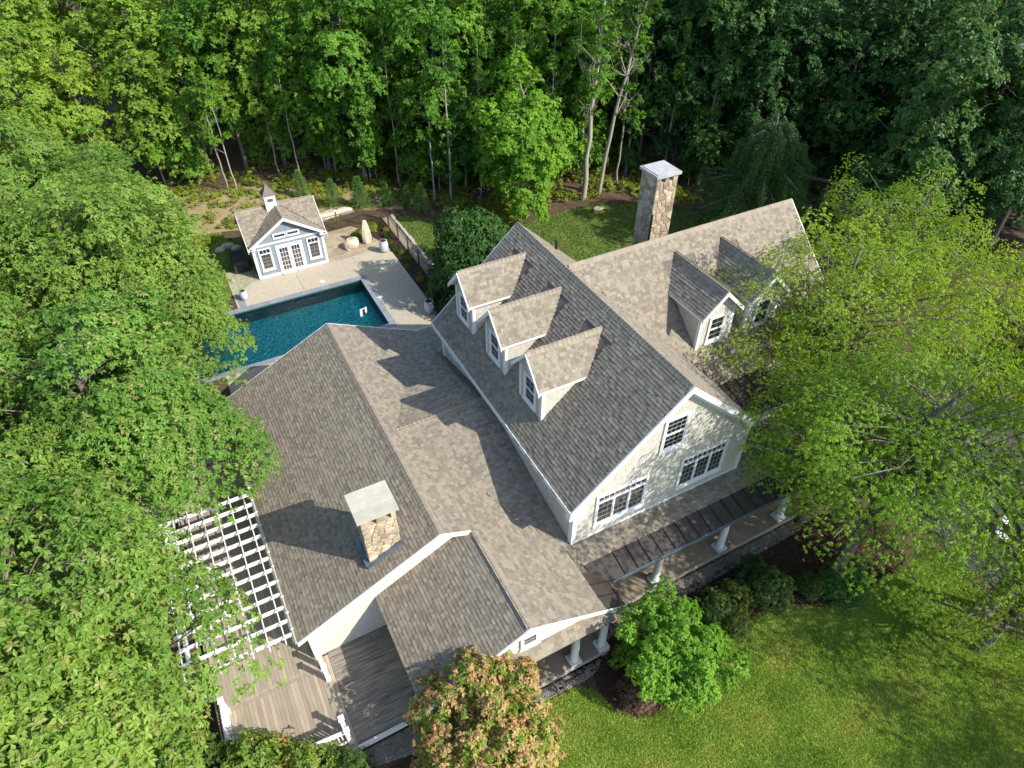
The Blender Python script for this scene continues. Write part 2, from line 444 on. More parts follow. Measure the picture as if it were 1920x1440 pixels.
roofdefs = {
    'main_roof': [(ML, R(9.05, 13.8, 12.28, 25.3), (), [(10.05, 13.1, y - .85, y + .85) for y in dorm_m]), (MR, R(13.8, 17.75, 12.28, 25.3), (WING, WMET), ())],
    'wing_roof': [(WF, R(13.85, 27.3, 15.6, 21.1), (MR,), [(x - .85, x + .85, 17.1, 20.3) for x in dorm_w]), (WB, R(13.85, 27.3, 21.1, 26.6), (MR,), ())],
    'low_roof': [(LL, R(-1.33, 4.5, 14.0, 28.35), (), [NCH]), (LR, R(4.5, 9.03, 14.0, 28.35), (CROSS,), ()), (LR, R(5.8, 9.03, 9.5, 14.0), (CROSS,), ()),
                 (FF, R(4.9, 10.2, 19.95, 28.3), (LR, Low(ML, ok=lambda x, y: x > 9.05 and y < 25.3)), ())],
    'front_roof': [(L2, R(1.76, 5.8, 9.5, 14.27), (), ()), (PP, R(4.9, 9.36, 11.1, 19.95), (LR,), ()), (PP, R(9.36, 21.2, 11.55, 12.5), (LR,), ()), (PP, R(17.92, 21.2, 12.5, 13.85), (), ())],
}
def proj_px(p):
    d = Vector(p) - Vector((0, 0, CAMZ)); x, y, z = d.dot(RT2), d.dot(DN2), d.dot(FW)
    return 960 + 1257.87 * x / z, 720 + 1257.87 * y / z, z
roofs, allp = {}, []
for name, planes in roofdefs.items():
    mb = MB()
    for sl, poly, hide, holes in planes:
        top = [(x, y, sl.z(x, y) - .012) for x, y in poly]
        mb.prism([(x, y, z - .14) for x, y, z in top], (0, 0, .14))
    roofs[name] = add(name, mb, M['under'], house)
    for k, (sl, poly, hide, holes) in enumerate(planes):
        for it in shingle_pieces(sl, poly, hide, holes):
            w_ = WIDTHS[it[0]] if isinstance(it[0], int) else it[0]
            c = it[2] + sl.T * w_ / 2 + sl.V * EXPO / 2
            px, py, dz = proj_px(c)
            face = max(0, np.dot(sl.N, (np.array([0, 0, CAMZ]) - c))) / np.linalg.norm(np.array([0, 0, CAMZ]) - c)
            hidden = ((px - 900) / 185) ** 2 + ((py - 1355) / 165) ** 2 < 1 or not (0 < px < 1920 and 0 < py < 1440)
            allp.append((0 if hidden or not isinstance(it[0], int) else w_ * face / dz ** 2, name, sl, it))
allp.sort(key=lambda q: -q[0])
for sc_, name, sl, (wi, ti, o) in allp[:296]:
    ob = bpy.data.objects.new('shingle', shingle_mesh(wi, ti)); COL.objects.link(ob); ob.parent = roofs[name]
    mm = Matrix.Identity(4)
    for r in range(3):
        mm[r][0], mm[r][1], mm[r][2], mm[r][3] = sl.T[r], sl.V[r], sl.N[r], o[r] - HOUSE0[r]
    ob.matrix_local = mm
for name in roofdefs:
    grp = {}
    for sc_, nm, sl, it in allp[296:]:
        if nm == name:
            grp.setdefault(id(sl), (sl, []))[1].append(it)
    Vs, Fs = [], []; n = 0
    for sl, lst in grp.values():
        a, b = pieces_mesh('', [(sl, lst)])
        Vs += a; Fs += [f + n for f in b]; n += 8 * len(lst)
    me = npmesh('shingle_courses', np.vstack(Vs) - np.array(HOUSE0), np.vstack(Fs), M['shingle'])
    addmesh('shingle_courses', me, roofs[name], kind='stuff')
for nm, segs in (('main_roof', [((13.8, 12.28, 10.1), (13.8, 25.3, 10.1), .905, .905)]),
                 ('wing_roof', [((27.3, 21.1, 10.0), (13.9, 21.1, 10.0), .88, .88)]),
                 ('low_roof', [((4.5, 14.0, 5.3), (4.5, 28.35, 5.3), .485, .46), ((5.0, 19.95, 5.05), (9.3, 19.95, 5.05), .22, .24)]),
                 ('front_roof', [((5.8, 9.5, 4.70), (5.8, 14.05, 4.70), .5, .46)])):
    mb = MB()
    for p, q, a, b in segs:
        ridge_cap_mb(mb, p, q, a, b)
    add('ridge_caps', mb, M['cap'], roofs[nm], kind='stuff')

# standing seam metal over the porch edge and below the wing dormers
def metal(sl, x0, x1, y0, y1, along, step, name='metal_roof', clipx=None):
    mb = MB(); P3 = lambda x, y, h=0: (x, y, sl.z(x, y) + h)
    mb.prism([P3(x0, y0, -.10), P3(x1, y0, -.10), P3(x1, y1, -.10), P3(x0, y1, -.10)], (0, 0, .08))
    root = add(name, mb, M['seam'], house)
    n = max(1, round(((x1 - x0) if along == 'y' else (y1 - y0)) / step))
    for i in range(n):
        pm = MB(); sm = MB()
        if along == 'y':
            a, b = x0 + (x1 - x0) * i / n, x0 + (x1 - x0) * (i + 1) / n
            pm.prism([P3(a + .012, y0, -.018), P3(b - .012, y0, -.018), P3(b - .012, y1, -.018), P3(a + .012, y1, -.018)], (0, 0, .02 + random.uniform(0, .004)))
            sm.bar(P3(b, y0, .02), P3(b, y1, .02), .03, .06)
        else:
            a, b = y0 + (y1 - y0) * i / n, y0 + (y1 - y0) * (i + 1) / n
            pm.prism([P3(x0, a + .012, -.018), P3(x1, a + .012, -.018), P3(x1, b - .012, -.018), P3(x0, b - .012, -.018)], (0, 0, .02 + random.uniform(0, .004)))
            sm.bar(P3(x0, b, .02), P3(x1, b, .02), .03, .06)
        add('metal_panel', pm, M['metalroof'], root)
        if i < n - 1:
            add('seam', sm, M['seam'], root)
    return root
metal(PP, 10.12, 21.2, 10.56, 11.55, 'y', .62)
metal(LR, 9.03, 9.98, 9.5, 11.2, 'x', .62)
mbv = MB()
mbv.prism([(9.40, 11.16, 3.00), (9.98, 10.62, 2.76), (10.12, 10.56, 2.76), (10.12, 11.55, 3.00), (9.4, 11.55, 3.0)], (0, 0, .035))
add('valley_pan', mbv, M['metalroof'], house)
metal(WM, 18.2, 22.0, 13.62, 15.6, 'y', .62)

# ------------------------------------------------------------------ walls
def wallpoly(name, poly, depth, mat, parent=house):
    mb = MB(); mb.prism(poly, depth); return add(name, mb, mat, parent)

def clip_z(poly2, z):           # interval of a (h, z) polygon at height z
    us = []
    for i in range(len(poly2)):
        (a, za), (b, zb) = poly2[i], poly2[(i + 1) % len(poly2)]
        if (za - z) * (zb - z) < 0:
            us.append(a + (b - a) * (z - za) / (zb - za))
    return (min(us), max(us)) if len(us) > 1 else None

def wall_shingles(parent, poly2, to3, nrm, mat, holes=(), step=.14, wmin=.09, wmax=.2, name='wall_shingles'):
    """poly2 in (h, z); to3(h, z) gives the wall point; overlapping cedar shingles joined as one part"""
    z0, z1 = min(p[1] for p in poly2), max(p[1] for p in poly2)
    mb = MB(); nrm = Vector(nrm); z = z0
    while z < z1 - .03:
        iv = clip_z(poly2, z + step * .5)
        if iv:
            h, he = iv
            while h < he - .02:
                w = min(random.uniform(wmin, wmax), he - h); dz = random.uniform(-.012, .012)
                if not any(a < h + w / 2 < b and c < z + step / 2 < d for a, b, c, d in holes):
                    t = random.uniform(.014, .024)
                    a, b = Vector(to3(h + .003, z + dz)), Vector(to3(h + w - .003, z + dz))
                    c, d = Vector(to3(h + w - .003, z + step + .01)), Vector(to3(h + .003, z + step + .01))
                    n = len(mb.v)
                    mb.v += [tuple(a + nrm * .004), tuple(b + nrm * .004), tuple(a + nrm * t), tuple(b + nrm * t), tuple(c + nrm * .006), tuple(d + nrm * .006)]
                    mb.f += [(n, n + 1, n + 3, n + 2), (n + 2, n + 3, n + 4, n + 5), (n + 1, n + 4, n + 3), (n, n + 2, n + 5)]
                h += w
        z += step
    o = add(name, mb, mat, parent, kind='stuff')
    return o

def window(parent, O, U, V, N, w, h, sashes=1, cols=3, rows=4, casing=.11, transom=0.0, two=False, name='window', sill=True):
    """O: lower left corner of the opening on the wall; casing, sashes, panes and muntins as children"""
    O, U, V, N = Vector(O), Vector(U).normalized(), Vector(V).normalized(), Vector(N).normalized()
    def ob(mb, u0, u1, v0, v1, n0, n1):
        mb.obox(O + U * (u0 + u1) / 2 + V * (v0 + v1) / 2 + N * (n0 + n1) / 2, U * (u1 - u0) / 2, V * (v1 - v0) / 2, N * (n1 - n0) / 2)
    fr = MB()
    ob(fr, -casing, 0, -casing, h + casing, .0, .05); ob(fr, w, w + casing, -casing, h + casing, .0, .05)
    ob(fr, 0, w, h, h + casing, .0, .05); ob(fr, 0, w, -casing, 0, .0, .05)
    if sill:
        ob(fr, -casing - .03, w + casing + .03, -casing - .04, -casing + .02, .0, .10)
    root = add(name, fr, M['white'], parent)
    hh = h - transom
    sw = w / sashes
    def sash(u0, u1, v0, v1, c, r):
        s = MB(); mu_ = MB(); b = .04
        ob(s, u0, u0 + b, v0, v1, -.03, .035); ob(s, u1 - b, u1, v0, v1, -.03, .035); ob(s, u0 + b, u1 - b, v0, v0 + b, -.03, .033); ob(s, u0 + b, u1 - b, v1 - b, v1, -.03, .033)
        for i in range(1, c):
            x = u0 + b + (u1 - u0 - 2 * b) * i / c; ob(mu_, x - .006, x + .006, v0 + b, v1 - b, -.005, .022)
        for i in range(1, r):
            y = v0 + b + (v1 - v0 - 2 * b) * i / r; ob(mu_, u0 + b, u1 - b, y - .006, y + .006, -.004, .021)
        add('sash', s, M['white'], root)
        if mu_.v: add('muntins', mu_, M['muntin'], root)
        g = MB(); ob(g, u0 + b * .8, u1 - b * .8, v0 + b * .8, v1 - b * .8, -.02, .006)
        add('pane', g, M['glass'], root)
    for k in range(sashes):
        u0, u1 = k * sw + (.02 if k else 0), (k + 1) * sw - (.02 if k < sashes - 1 else 0)
        if two:
            sash(u0, u1, 0, hh / 2, cols, rows); sash(u0, u1, hh / 2, hh, cols, rows)
        else:
            sash(u0, u1, 0, hh, cols, rows)
        if k:
            mu = MB(); ob(mu, k * sw - .03, k * sw + .03, 0, hh, .0, .045); add('mullion', mu, M['white'], root)
    if transom:
        tb = MB(); ob(tb, 0, w, hh - .03, hh + .03, .0, .06); add('transom_bar', tb, M['white'], root)
        for k in range(sashes):
            u0, u1 = k * sw, (k + 1) * sw
            g = MB(); ob(g, u0 + .03, u1 - .03, hh + .03, h - .02, -.02, .006); add('pane', g, M['glass'], root)
            s = MB(); 
            for i in range(1, 4):
                x = u0 + (u1 - u0) * i / 3 - .0; ob(s, x - .012, x + .012, hh + .03, h - .02, -.005, .025)
            add('sash', s, M['white'], root)
    return root

# main block
GY = 12.5
gz = lambda x: min(ML.z(x, 0), MR.z(x, 0)) - .16
gp = [(9.37, 3.15), (17.9, 3.15), (17.9, gz(17.9) + .3), (13.8, gz(13.8)), (9.37, gz(9.37))]
gp[2] = (17.9, gz(17.9))
main = wallpoly('main_wall', [(x, GY, z) for x, z in gp], (0, 12.4, 0), M['cedarbase'])
trio = [(10.44, 2.23), (14.51, 2.23)]   # left edge, width
TRZ, TRH = 3.95, 1.64
uw = (13.15, 6.87, .96, 1.56)
holes = [(a - .1, a + w + .1, TRZ - .12, TRZ + TRH + .12) for a, w in trio] + [(uw[0] - .1, uw[0] + uw[2] + .1, uw[1] - .1, uw[1] + uw[3] + .1)]
wall_shingles(main, [(9.5, 3.3), (17.78, 3.3)] + [(x, z - .1) for x, z in gp[2:]], lambda h, z: (h, GY, z), (0, -1, 0), M['cedar'], holes)
wall_shingles(main, [(12.65, 3.2), (24.8, 3.2), (24.8, 5.9), (12.65, 5.9)], lambda h, z: (9.37, h, z), (-1, 0, 0), M['cedar'])
for a, w in trio:
    window(house, (a, GY - .02, TRZ), (1, 0, 0), (0, 0, 1), (0, -1, 0), w, TRH, sashes=3, cols=3, rows=4, transom=.33)
window(house, (uw[0], GY - .02, uw[1]), (1, 0, 0), (0, 0, 1), (0, -1, 0), uw[2], uw[3], cols=4, rows=3, two=True)
for bb in (((9.33, GY - .05, 3.0), (9.52, GY + .1, 5.95)), ((9.32, GY + .1, 3.0), (9.40, GY + .18, 5.95)), ((17.78, GY - .05, 3.2), (17.94, GY + .1, 6.2)), ((9.32, 24.65, 3.3), (9.42, 24.95, 5.9))):
    mb = MB(); mb.box(*bb); add('corner_board', mb, M['white'], house)
mb = MB(); mb.box((9.52, GY - .045, 3.24), (17.78, GY - .002, 3.36)); add('water_table', mb, M['white'], house)
def rake(name, pts, y0, y1, depth, mat=None):
    for (xa, za), (xb, zb) in zip(pts, pts[1:]):
        mb = MB()
        mb.prism([(xa, y0, za - depth), (xb, y0, zb - depth), (xb, y0, zb), (xa, y0, za)], (0, y1 - y0, 0))
        add(name, mb, mat or M['white'], house)
mz = lambda x: (min(ML.z(x, 0), MR.z(x, 0)) + .012)
rake('rake_board', [(9.0, mz(9.0)), (13.8, mz(13.8)), (17.8, mz(17.8))], 12.20, 12.262, .30)
rake('rake_board', [(9.0, mz(9.0)), (13.8, mz(13.8)), (17.8, mz(17.8))], 25.32, 25.37, .25)
rake('frieze_board', [(9.37, mz(9.37) - .26), (13.8, mz(13.8) - .26), (17.85, mz(17.85) - .26)], 12.43, 12.492, .24)
rake('rake_soffit', [(9.05, mz(9.05) - .2), (13.8, mz(13.8) - .2), (17.75, mz(17.75) - .2)], 12.262, 12.43, .04)
mb = MB()   # eave return, fascia, gutters
mb.box((8.98, 12.21, 5.30), (9.75, 12.50, 5.52)); add('eave_return', mb, M['white'], house)
mb = MB(); mb.box((8.99, 12.27, 5.58), (9.045, 25.3, 5.80)); add('fascia', mb, M['white'], house)
mb = MB(); mb.box((9.045, 12.5, 5.56), (9.40, 25.0, 5.60)); add('soffit', mb, M['white'], house)
mb = MB(); mb.box((17.76, 17.0, 6.35), (17.86, 25.3, 6.47)); add('gutter', mb, M['flash'], house)
for i in range(5):
    mb = MB(); y = 13.2 + i * 1.0
    mb.box((8.982, y, 5.66), (8.99, y + .45, 5.71)); add('soffit_vent', mb, M['seam'], house)
window(house, (9.37, 24.15, 4.75), (0, -1, 0), (0, 0, 1), (-1, 0, 0), .9, .45, cols=3, rows=1, casing=.08, sill=False)
# pipe vents
mb = MB(); mb.tube([(15.6, 24.6, 8.3), (15.6, 24.6, 9.0)], .07, 8); add('vent_pipe', mb, M['black'], house)
mb = MB(); mb.tube([(20.2, 23.2, 7.9), (20.2, 23.2, 9.9)], .06, 8); add('vent_pipe', mb, M['black'], house)

# wing
wp = [(15.9, .0), (26.3, .0), (26.3, WB.z(0, 26.3) - .16), (21.1, 9.82), (15.9, WF.z(0, 15.9) - .16)]
wing = wallpoly('wing_wall', [(17.95, y, z) for y, z in wp], (9.15, 0, 0), M['cedarbase'])
wall_shingles(wing, [(15.95, .2), (26.2, .2), (26.2, 5.2), (21.1, 9.7), (15.95, 5.2)], lambda h, z: (27.1, h, z), (1, 0, 0), M['cedar'])
for (ya, za), (yb, zb) in (((15.6, 5.17), (21.1, 10.02)), ((21.1, 10.02), (26.6, 5.17))):
    mb = MB(); mb.prism([(27.31, ya, za - .24), (27.31, yb, zb - .24), (27.31, yb, zb), (27.31, ya, za)], (.05, 0, 0)); add('rake_board', mb, M['white'], house)
mb = MB(); mb.box((22.0, 15.5, 4.92), (27.3, 15.59, 5.14)); add('fascia', mb, M['white'], house)
wl = wallpoly('bay_wall', [(17.95, 13.9, .4), (22.0, 13.9, .4), (22.0, 13.9, 4.55), (17.95, 13.9, 4.55)], (0, 2.0, 0), M['cedarbase'])
wall_shingles(wl, [(17.97, 3.6), (21.98, 3.6), (21.98, 4.5), (17.97, 4.5)], lambda h, z: (h, 13.9, z), (0, -1, 0), M['cedar'])
mb = MB(); mb.box((17.9, 13.55, 4.5), (22.05, 13.61, 4.66)); add('fascia', mb, M['white'], house)
window(house, (23.2, 15.88, 1.2), (1, 0, 0), (0, 0, 1), (0, -1, 0), 2.4, 1.6, sashes=2, cols=2, rows=3)

# low wing
lp = [(-.95, .0), (9.0, .0), (9.0, LR.z(9.0, 0) - .16), (4.5, 5.12), (-.95, LL.z(-.95, 0) - .16)]
low = wallpoly('low_wall', [(x, 14.3, z) for x, z in lp], (0, 13.7, 0), M['cream'])
wall_shingles(low, [(-.8, .5), (5.4, .5), (5.4, 4.72), (4.5, 5.05), (-.8, 2.5)], lambda h, z: (h, 14.3, z), (0, -1, 0), M['cream'], step=.11, wmin=.07, wmax=.15)
lz = lambda x: min(LL.z(x, 0), LR.z(x, 0)) + .012
rake('rake_board', [(-1.38, lz(-1.38)), (4.5, lz(4.5)), (5.78, lz(5.78))], 13.93, 13.985, .20)
rake('rake_soffit', [(-1.3, lz(-1.3) - .18), (4.5, lz(4.5) - .18), (5.78, lz(5.78) - .18)], 13.985, 14.3, .03)
rake('rake_board', [(-1.38, lz(-1.38)), (4.5, lz(4.5)), (9.0, lz(9.0))], 28.36, 28.41, .20)
mb = MB(); mb.box((-1.02, 14.22, .4), (-.76, 14.40, 2.45)); mb.box((-1.03, 14.26, .4), (-.95, 14.5, 2.45)); add('corner_board', mb, M['white'], house)
mb = MB(); mb.tube([(-1.40, 14.0, 2.44), (-1.40, 28.3, 2.44)], .055, 8); add('gutter', mb, M['slab'], house)
for y in np.arange(14.6, 28.2, .75):
    mb = MB(); mb.box((-1.45, y - .02, 2.49), (-1.34, y + .02, 2.52)); add('gutter_bracket', mb, M['white'], house)
mb = MB(); mb.box((8.95, 28.32, 3.0), (10.3, 28.38, 3.2)); add('fascia', mb, M['white'], house)
wl = wallpoly('low_wall', [(8.9, 20, 0), (9.36, 20, 0), (9.36, 28, 0), (8.9, 28, 0)], (0, 0, 3.1), M['cedarbase'])

# front gable with the small window and skirt roof
fg = [(2.1, .4), (4.9, .4), (4.9, 2.9), (8.9, 2.9), (8.9, LR.z(8.9, 0) - .16), (5.8, 4.54), (2.1, L2.z(2.1, 0) - .16)]
front = wallpoly('front_gable_wall', [(x, 9.66, z) for x, z in fg], (0, .12, 0), M['cream'])
wall_shingles(front, [(2.2, 2.95), (8.7, 2.95), (8.7, 3.05), (5.8, 4.4), (2.2, 2.8)], lambda h, z: (h, 9.66, z), (0, -1, 0), M['cream'], [(5.45, 6.35, 3.4, 4.1)], step=.11, wmin=.07, wmax=.15)
mb = MB(); mb.box((2.1, 9.78, .4), (2.25, 14.3, 2.6)); add('front_side_wall', mb, M['cream'], house)
window(house, (5.62, 9.64, 3.32), (1, 0, 0), (0, 0, 1), (0, -1, 0), .56, .56, cols=2, rows=2, casing=.10)
fz = lambda x: (L2.z(x, 0) if x < 5.8 else LR.z(x, 0)) + .012
rake('rake_board', [(1.72, fz(1.72)), (5.8, fz(5.8)), (9.98, fz(9.98))], 9.44, 9.49, .17)
rake('rake_soffit', [(1.78, fz(1.78) - .15), (5.8, fz(5.8) - .15), (9.9, fz(9.9) - .15)], 9.49, 9.66, .03)
SK = Slope(0, .75, 3.05 - .75 * 9.65)
skp = shingle_pieces(SK, R(4.75, 9.3, 9.22, 9.65))
Vs, Fs = pieces_mesh('', [(SK, skp)])
mb = MB(); mb.prism([(4.75, 9.22, SK.z(0, 9.22) - .10), (9.3, 9.22, SK.z(0, 9.22) - .10), (9.3, 9.65, SK.z(0, 9.65) - .10), (4.75, 9.65, SK.z(0, 9.65) - .10)], (0, 0, .09))
skirt = add('skirt_roof', mb, M['under'], house)
addmesh('shingle_courses', npmesh('shingle_courses', np.vstack(Vs) - np.array(HOUSE0), np.vstack(Fs), M['shingle']), skirt, kind='stuff')
mb = MB(); mb.box((4.7, 9.3, 2.5), (9.35, 9.66, 2.63)); add('porch_beam', mb, M['white'], house)
mb = MB(); mb.box((9.12, 9.66, 2.62), (9.34, 11.0, 2.84)); mb.box((9.3, 10.68, 2.55), (21.05, 10.94, 2.70)); add('porch_beam', mb, M['white'], house)
mb = MB(); mb.box((10.1, 10.49, 2.66), (21.22, 10.555, 2.79)); add('gutter', mb, M['flash'], house)
mb = MB(); mb.box((21.21, 10.5, 2.66), (21.28, 13.9, 2.80)); add('gutter', mb, M['flash'], house)
# porch floors, walls behind the porch
mb = MB(); mb.box((4.6, 9.26, .05), (9.3, 13.8, .40)); mb.box((9.3, 10.56, .05), (21.05, 13.0, .398)); add('porch_floor', mb, M['concrete'], house)
mb = MB(); mb.box((4.6, 9.20, .30), (9.36, 9.26, .41)); mb.box((9.30, 9.26, .30), (9.36, 10.5, .41)); mb.box((9.36, 10.50, .30), (21.1, 10.56, .408)); add('floor_edge', mb, M['granite'], house)
mb = MB(); mb.box((9.4, 12.95, .4), (22.0, 13.1, 3.4)); mb.box((4.8, 12.2, .4), (9.4, 12.35, 3.2)); add('porch_wall', mb, M['cedarbase'], house)
for x, y in ((7.84, 9.48), (9.12, 9.48), (12.75, 10.83), (16.3, 10.83), (19.85, 10.83)):
    mb = MB(); top = 2.50 if y < 10 else 2.55
    mb.lathe((x, y, .4), [(.19, .16), (.20, .22), (.165, .25), (.16, 1.0), (.135, top - .4 - .22), (.15, top - .4 - .2), (.17, top - .4 - .12), (.17, top - .4)], 18)
    c = add('column', mb, M['white'], house, smooth=False)
    c.data.polygons.foreach_set('use_smooth', [len(p.vertices) == 4 for p in c.data.polygons])
    mb = MB(); mb.box((x - .24, y - .24, .41), (x + .24, y + .24, .56)); add('plinth', mb, M['white'], c)

# dormers
def dormer(c, width, front, eave, ridge, base_z, back, axis):
    """axis 'x': faces -x, ridge along +x; axis 'y': faces -y, ridge along +y; c: centre across"""
    hw = width / 2
    if axis == 'x':
        T = lambda a, d, z: (front + d, c - a, z)       # a to the right seen from outside
        U, N = (0, -1, 0), (-1, 0, 0)
    else:
        T = lambda a, d, z: (c + a, front + d, z)
        U, N = (1, 0, 0), (0, -1, 0)
    k = (ridge - eave) / (hw + .2)
    mb = MB()
    mb.prism([T(-hw, 0, base_z - .15), T(hw, 0, base_z - .15), T(hw, 0, eave + .06), T(0, 0, ridge - .2), T(-hw, 0, eave + .06)], Vector(T(0, back - .3, 0)) - Vector(T(0, 0, 0)))
    root = add('dormer', mb, M['cedarbase'], house)
    ss = .905 if axis == 'x' else .88
    lenb = (eave - base_z) / ss
    for s in (-1, 1):
        nn = Vector(T(s, 0, 0)) - Vector(T(0, 0, 0))
        wall_shingles(root, [(0.05, base_z), (lenb, eave), (0.05, eave)], lambda h, z, s=s: T(s * hw, h, z), nn, M['cedar'])
    wall_shingles(root, [(-hw + .12, base_z), (hw - .12, base_z), (hw - .12, eave), (0, ridge - .3), (-hw + .12, eave)], lambda h, z: T(h, 0, z), N, M['cedar'],
                  [(-.45, .45, base_z + .12, base_z + 1.6)])
    ov = .26
    if axis == 'x':
        # slopes: across y
        SA = Slope(0, k, ridge - k * c); SB = Slope(0, -k, ridge + k * c)
        f0 = front - ov
        def zx(z): return front + (z - base_z) / ss          # where the main slope reaches z
        pA = [(f0, c - hw - .2), (zx(eave) + .05, c - hw - .2), (zx(ridge), c), (f0, c)]
        pB = [(f0, c), (zx(ridge), c), (zx(eave) + .05, c + hw + .2), (f0, c + hw + .2)]
        rp, rq = (f0, c, ridge), (zx(ridge), c, ridge)
    else:
        SA = Slope(k, 0, ridge - k * c); SB = Slope(-k, 0, ridge + k * c)
        f0 = front - ov
        def zx(z): return front + (z - base_z) / ss
        pA = [(c - hw - .2, f0), (c, f0), (c, zx(ridge)), (c - hw - .2, zx(eave) + .05)]
        pB = [(c, f0), (c + hw + .2, f0), (c + hw + .2, zx(eave) + .05), (c, zx(ridge))]
        rp, rq = (c, f0, ridge), (c, zx(ridge), ridge)
    mb = MB(); Vs, Fs, n = [], [], 0
    for SL, poly in ((SA, pA), (SB, pB)):
        mb.prism([(x, y, SL.z(x, y) - .10) for x, y in poly], (0, 0, .09))
        lst = shingle_pieces(SL, poly)
        a, b = pieces_mesh('', [(SL, lst)]); Vs += a; Fs += [f + n for f in b]; n += 8 * len(lst)
    add('dormer_roof', mb, M['under'], root)
    addmesh('shingle_courses', npmesh('shingle_courses', np.vstack(Vs) - np.array(HOUSE0), np.vstack(Fs), M['shingle']), root, kind='stuff')
    mb = MB(); ridge_cap_mb(mb, rp, rq, k, k, w=.13); add('ridge_caps', mb, M['cap'], root, kind='stuff')
    # rake boards, eave boards, corner boards
    mb = MB()
    for s in (-1, 1):
        e, r = eave - .02, ridge + .02
        mb.prism([T(s * (hw + .22), -ov - .05, e - .2), T(0, -ov - .05, r - .2), T(0, -ov - .05, r), T(s * (hw + .22), -ov - .05, e)], Vector(T(0, .05, 0)) - Vector(T(0, 0, 0)))
        mb.prism([T(s * (hw + .22), -ov, e - .13), T(0, -ov, r - .13), T(0, -ov, r - .105), T(s * (hw + .22), -ov, e - .105)], Vector(T(0, ov, 0)) - Vector(T(0, 0, 0)))
    add('rake_board', mb, M['white'], root)
    for s in (-1, 1):
        mb = MB()
        a, b = Vector(T(s * (hw + .19), -ov, eave - .13)), Vector(T(s * (hw + .22), lenb, eave - .02))
        mb.box(a, b); add('eave_board', mb, M['white'], root); mb = MB()
        mb.box(T(s * (hw - .13), -.025, base_z - .1), T(s * (hw + .012), .02, eave))
        mb.box(T(s * (hw), -.02, base_z - .1), T(s * (hw + .028), .13, eave)); add('corner_board', mb, M['white'], root)
    w, h = .76, 1.26
    ww = window(root, T(-w / 2, -.02, base_z + .30), U, (0, 0, 1), N, w, h, cols=2, rows=2, two=True, casing=.10)
    for ch in list(ww.children):
        ch.parent = root
    return root
for y in dorm_m:
    dormer(y, 1.8, 10.0, 8.42, 9.6, ML.z(10.0, 0), 3.2, 'x')
for x in dorm_w:
    dormer(x, 1.9, 17.04, 8.36, 9.45, WF.z(0, 17.04), 3.2, 'y')

# ------------------------------------------------------------------ stone faces (chimneys)
def clip_half(poly, p, n):
    out = []
    for i in range(len(poly)):
        a, b = poly[i], poly[(i + 1) % len(poly)]
        da, db = (a[0] - p[0]) * n[0] + (a[1] - p[1]) * n[1], (b[0] - p[0]) * n[0] + (b[1] - p[1]) * n[1]
        if da <= 0: out.append(a)
        if da * db < 0:
            t = da / (da - db); out.append((a[0] + (b[0] - a[0]) * t, a[1] + (b[1] - a[1]) * t))
    return out
def cells(poly, pts, gap):
    """voronoi cells of pts inside a convex poly, shrunk by gap"""
    res = []
    for i, p in enumerate(pts):
        c = poly
        near = sorted((q for j, q in enumerate(pts) if j != i), key=lambda q: (q[0] - p[0]) ** 2 + (q[1] - p[1]) ** 2)[:16]
        for q in near:
            d = (q[0] - p[0], q[1] - p[1]); L = math.hypot(*d); n = (d[0] / L, d[1] / L)
            mid = ((p[0] + q[0]) / 2 - n[0] * gap, (p[1] + q[1]) / 2 - n[1] * gap)
            c = clip_half(c, mid, n)
            if len(c) < 3: break
        if len(c) >= 3: res.append(c)
    return res
def jitter_pts(w, h, size, rnd=.42, var=1):
    pts = []; y = size / 2; r = 0
    while y < h:
        s = size * random.uniform(1 - .3 * var, 1 + .5 * var); x = random.uniform(.1, .9) * s
        while x < w:
            pts.append((x + random.uniform(-rnd, rnd) * size * .5, y + random.uniform(-rnd, rnd) * size * .7)); x += s * random.uniform(.7, 1.5)
        y += size * .8
    return [(min(max(a, .02), w - .02), min(max(b, .02), h - .02)) for a, b in pts]
def stone_mb(mb, cell, to3, nrm, t, bev=.022):
    cx = sum(p[0] for p in cell) / len(cell); cy = sum(p[1] for p in cell) / len(cell)
    k = len(cell); n = len(mb.v); nrm = Vector(nrm)
    for p in cell: mb.v.append(tuple(Vector(to3(*p)) - nrm * .01))
    for p in cell: mb.v.append(tuple(Vector(to3(*p)) + nrm * t * .55))
    for p in cell:
        L = max(.03, math.hypot(p[0] - cx, p[1] - cy)); f = max(.4, 1 - bev / L)
        mb.v.append(tuple(Vector(to3(cx + (p[0] - cx) * f, cy + (p[1] - cy) * f)) + nrm * t * random.uniform(.85, 1.1)))
    for r in (0, k):
        for i in range(k):
            j = (i + 1) % k; mb.f.append((n + r + i, n + r + j, n + r + k + j, n + r + k + i))
    ctr = len(mb.v); mb.v.append(tuple(Vector(to3(cx, cy)) + nrm * t * 1.25))
    for i in range(k):
        mb.f.append((n + 2 * k + i, n + 2 * k + (i + 1) % k, ctr))
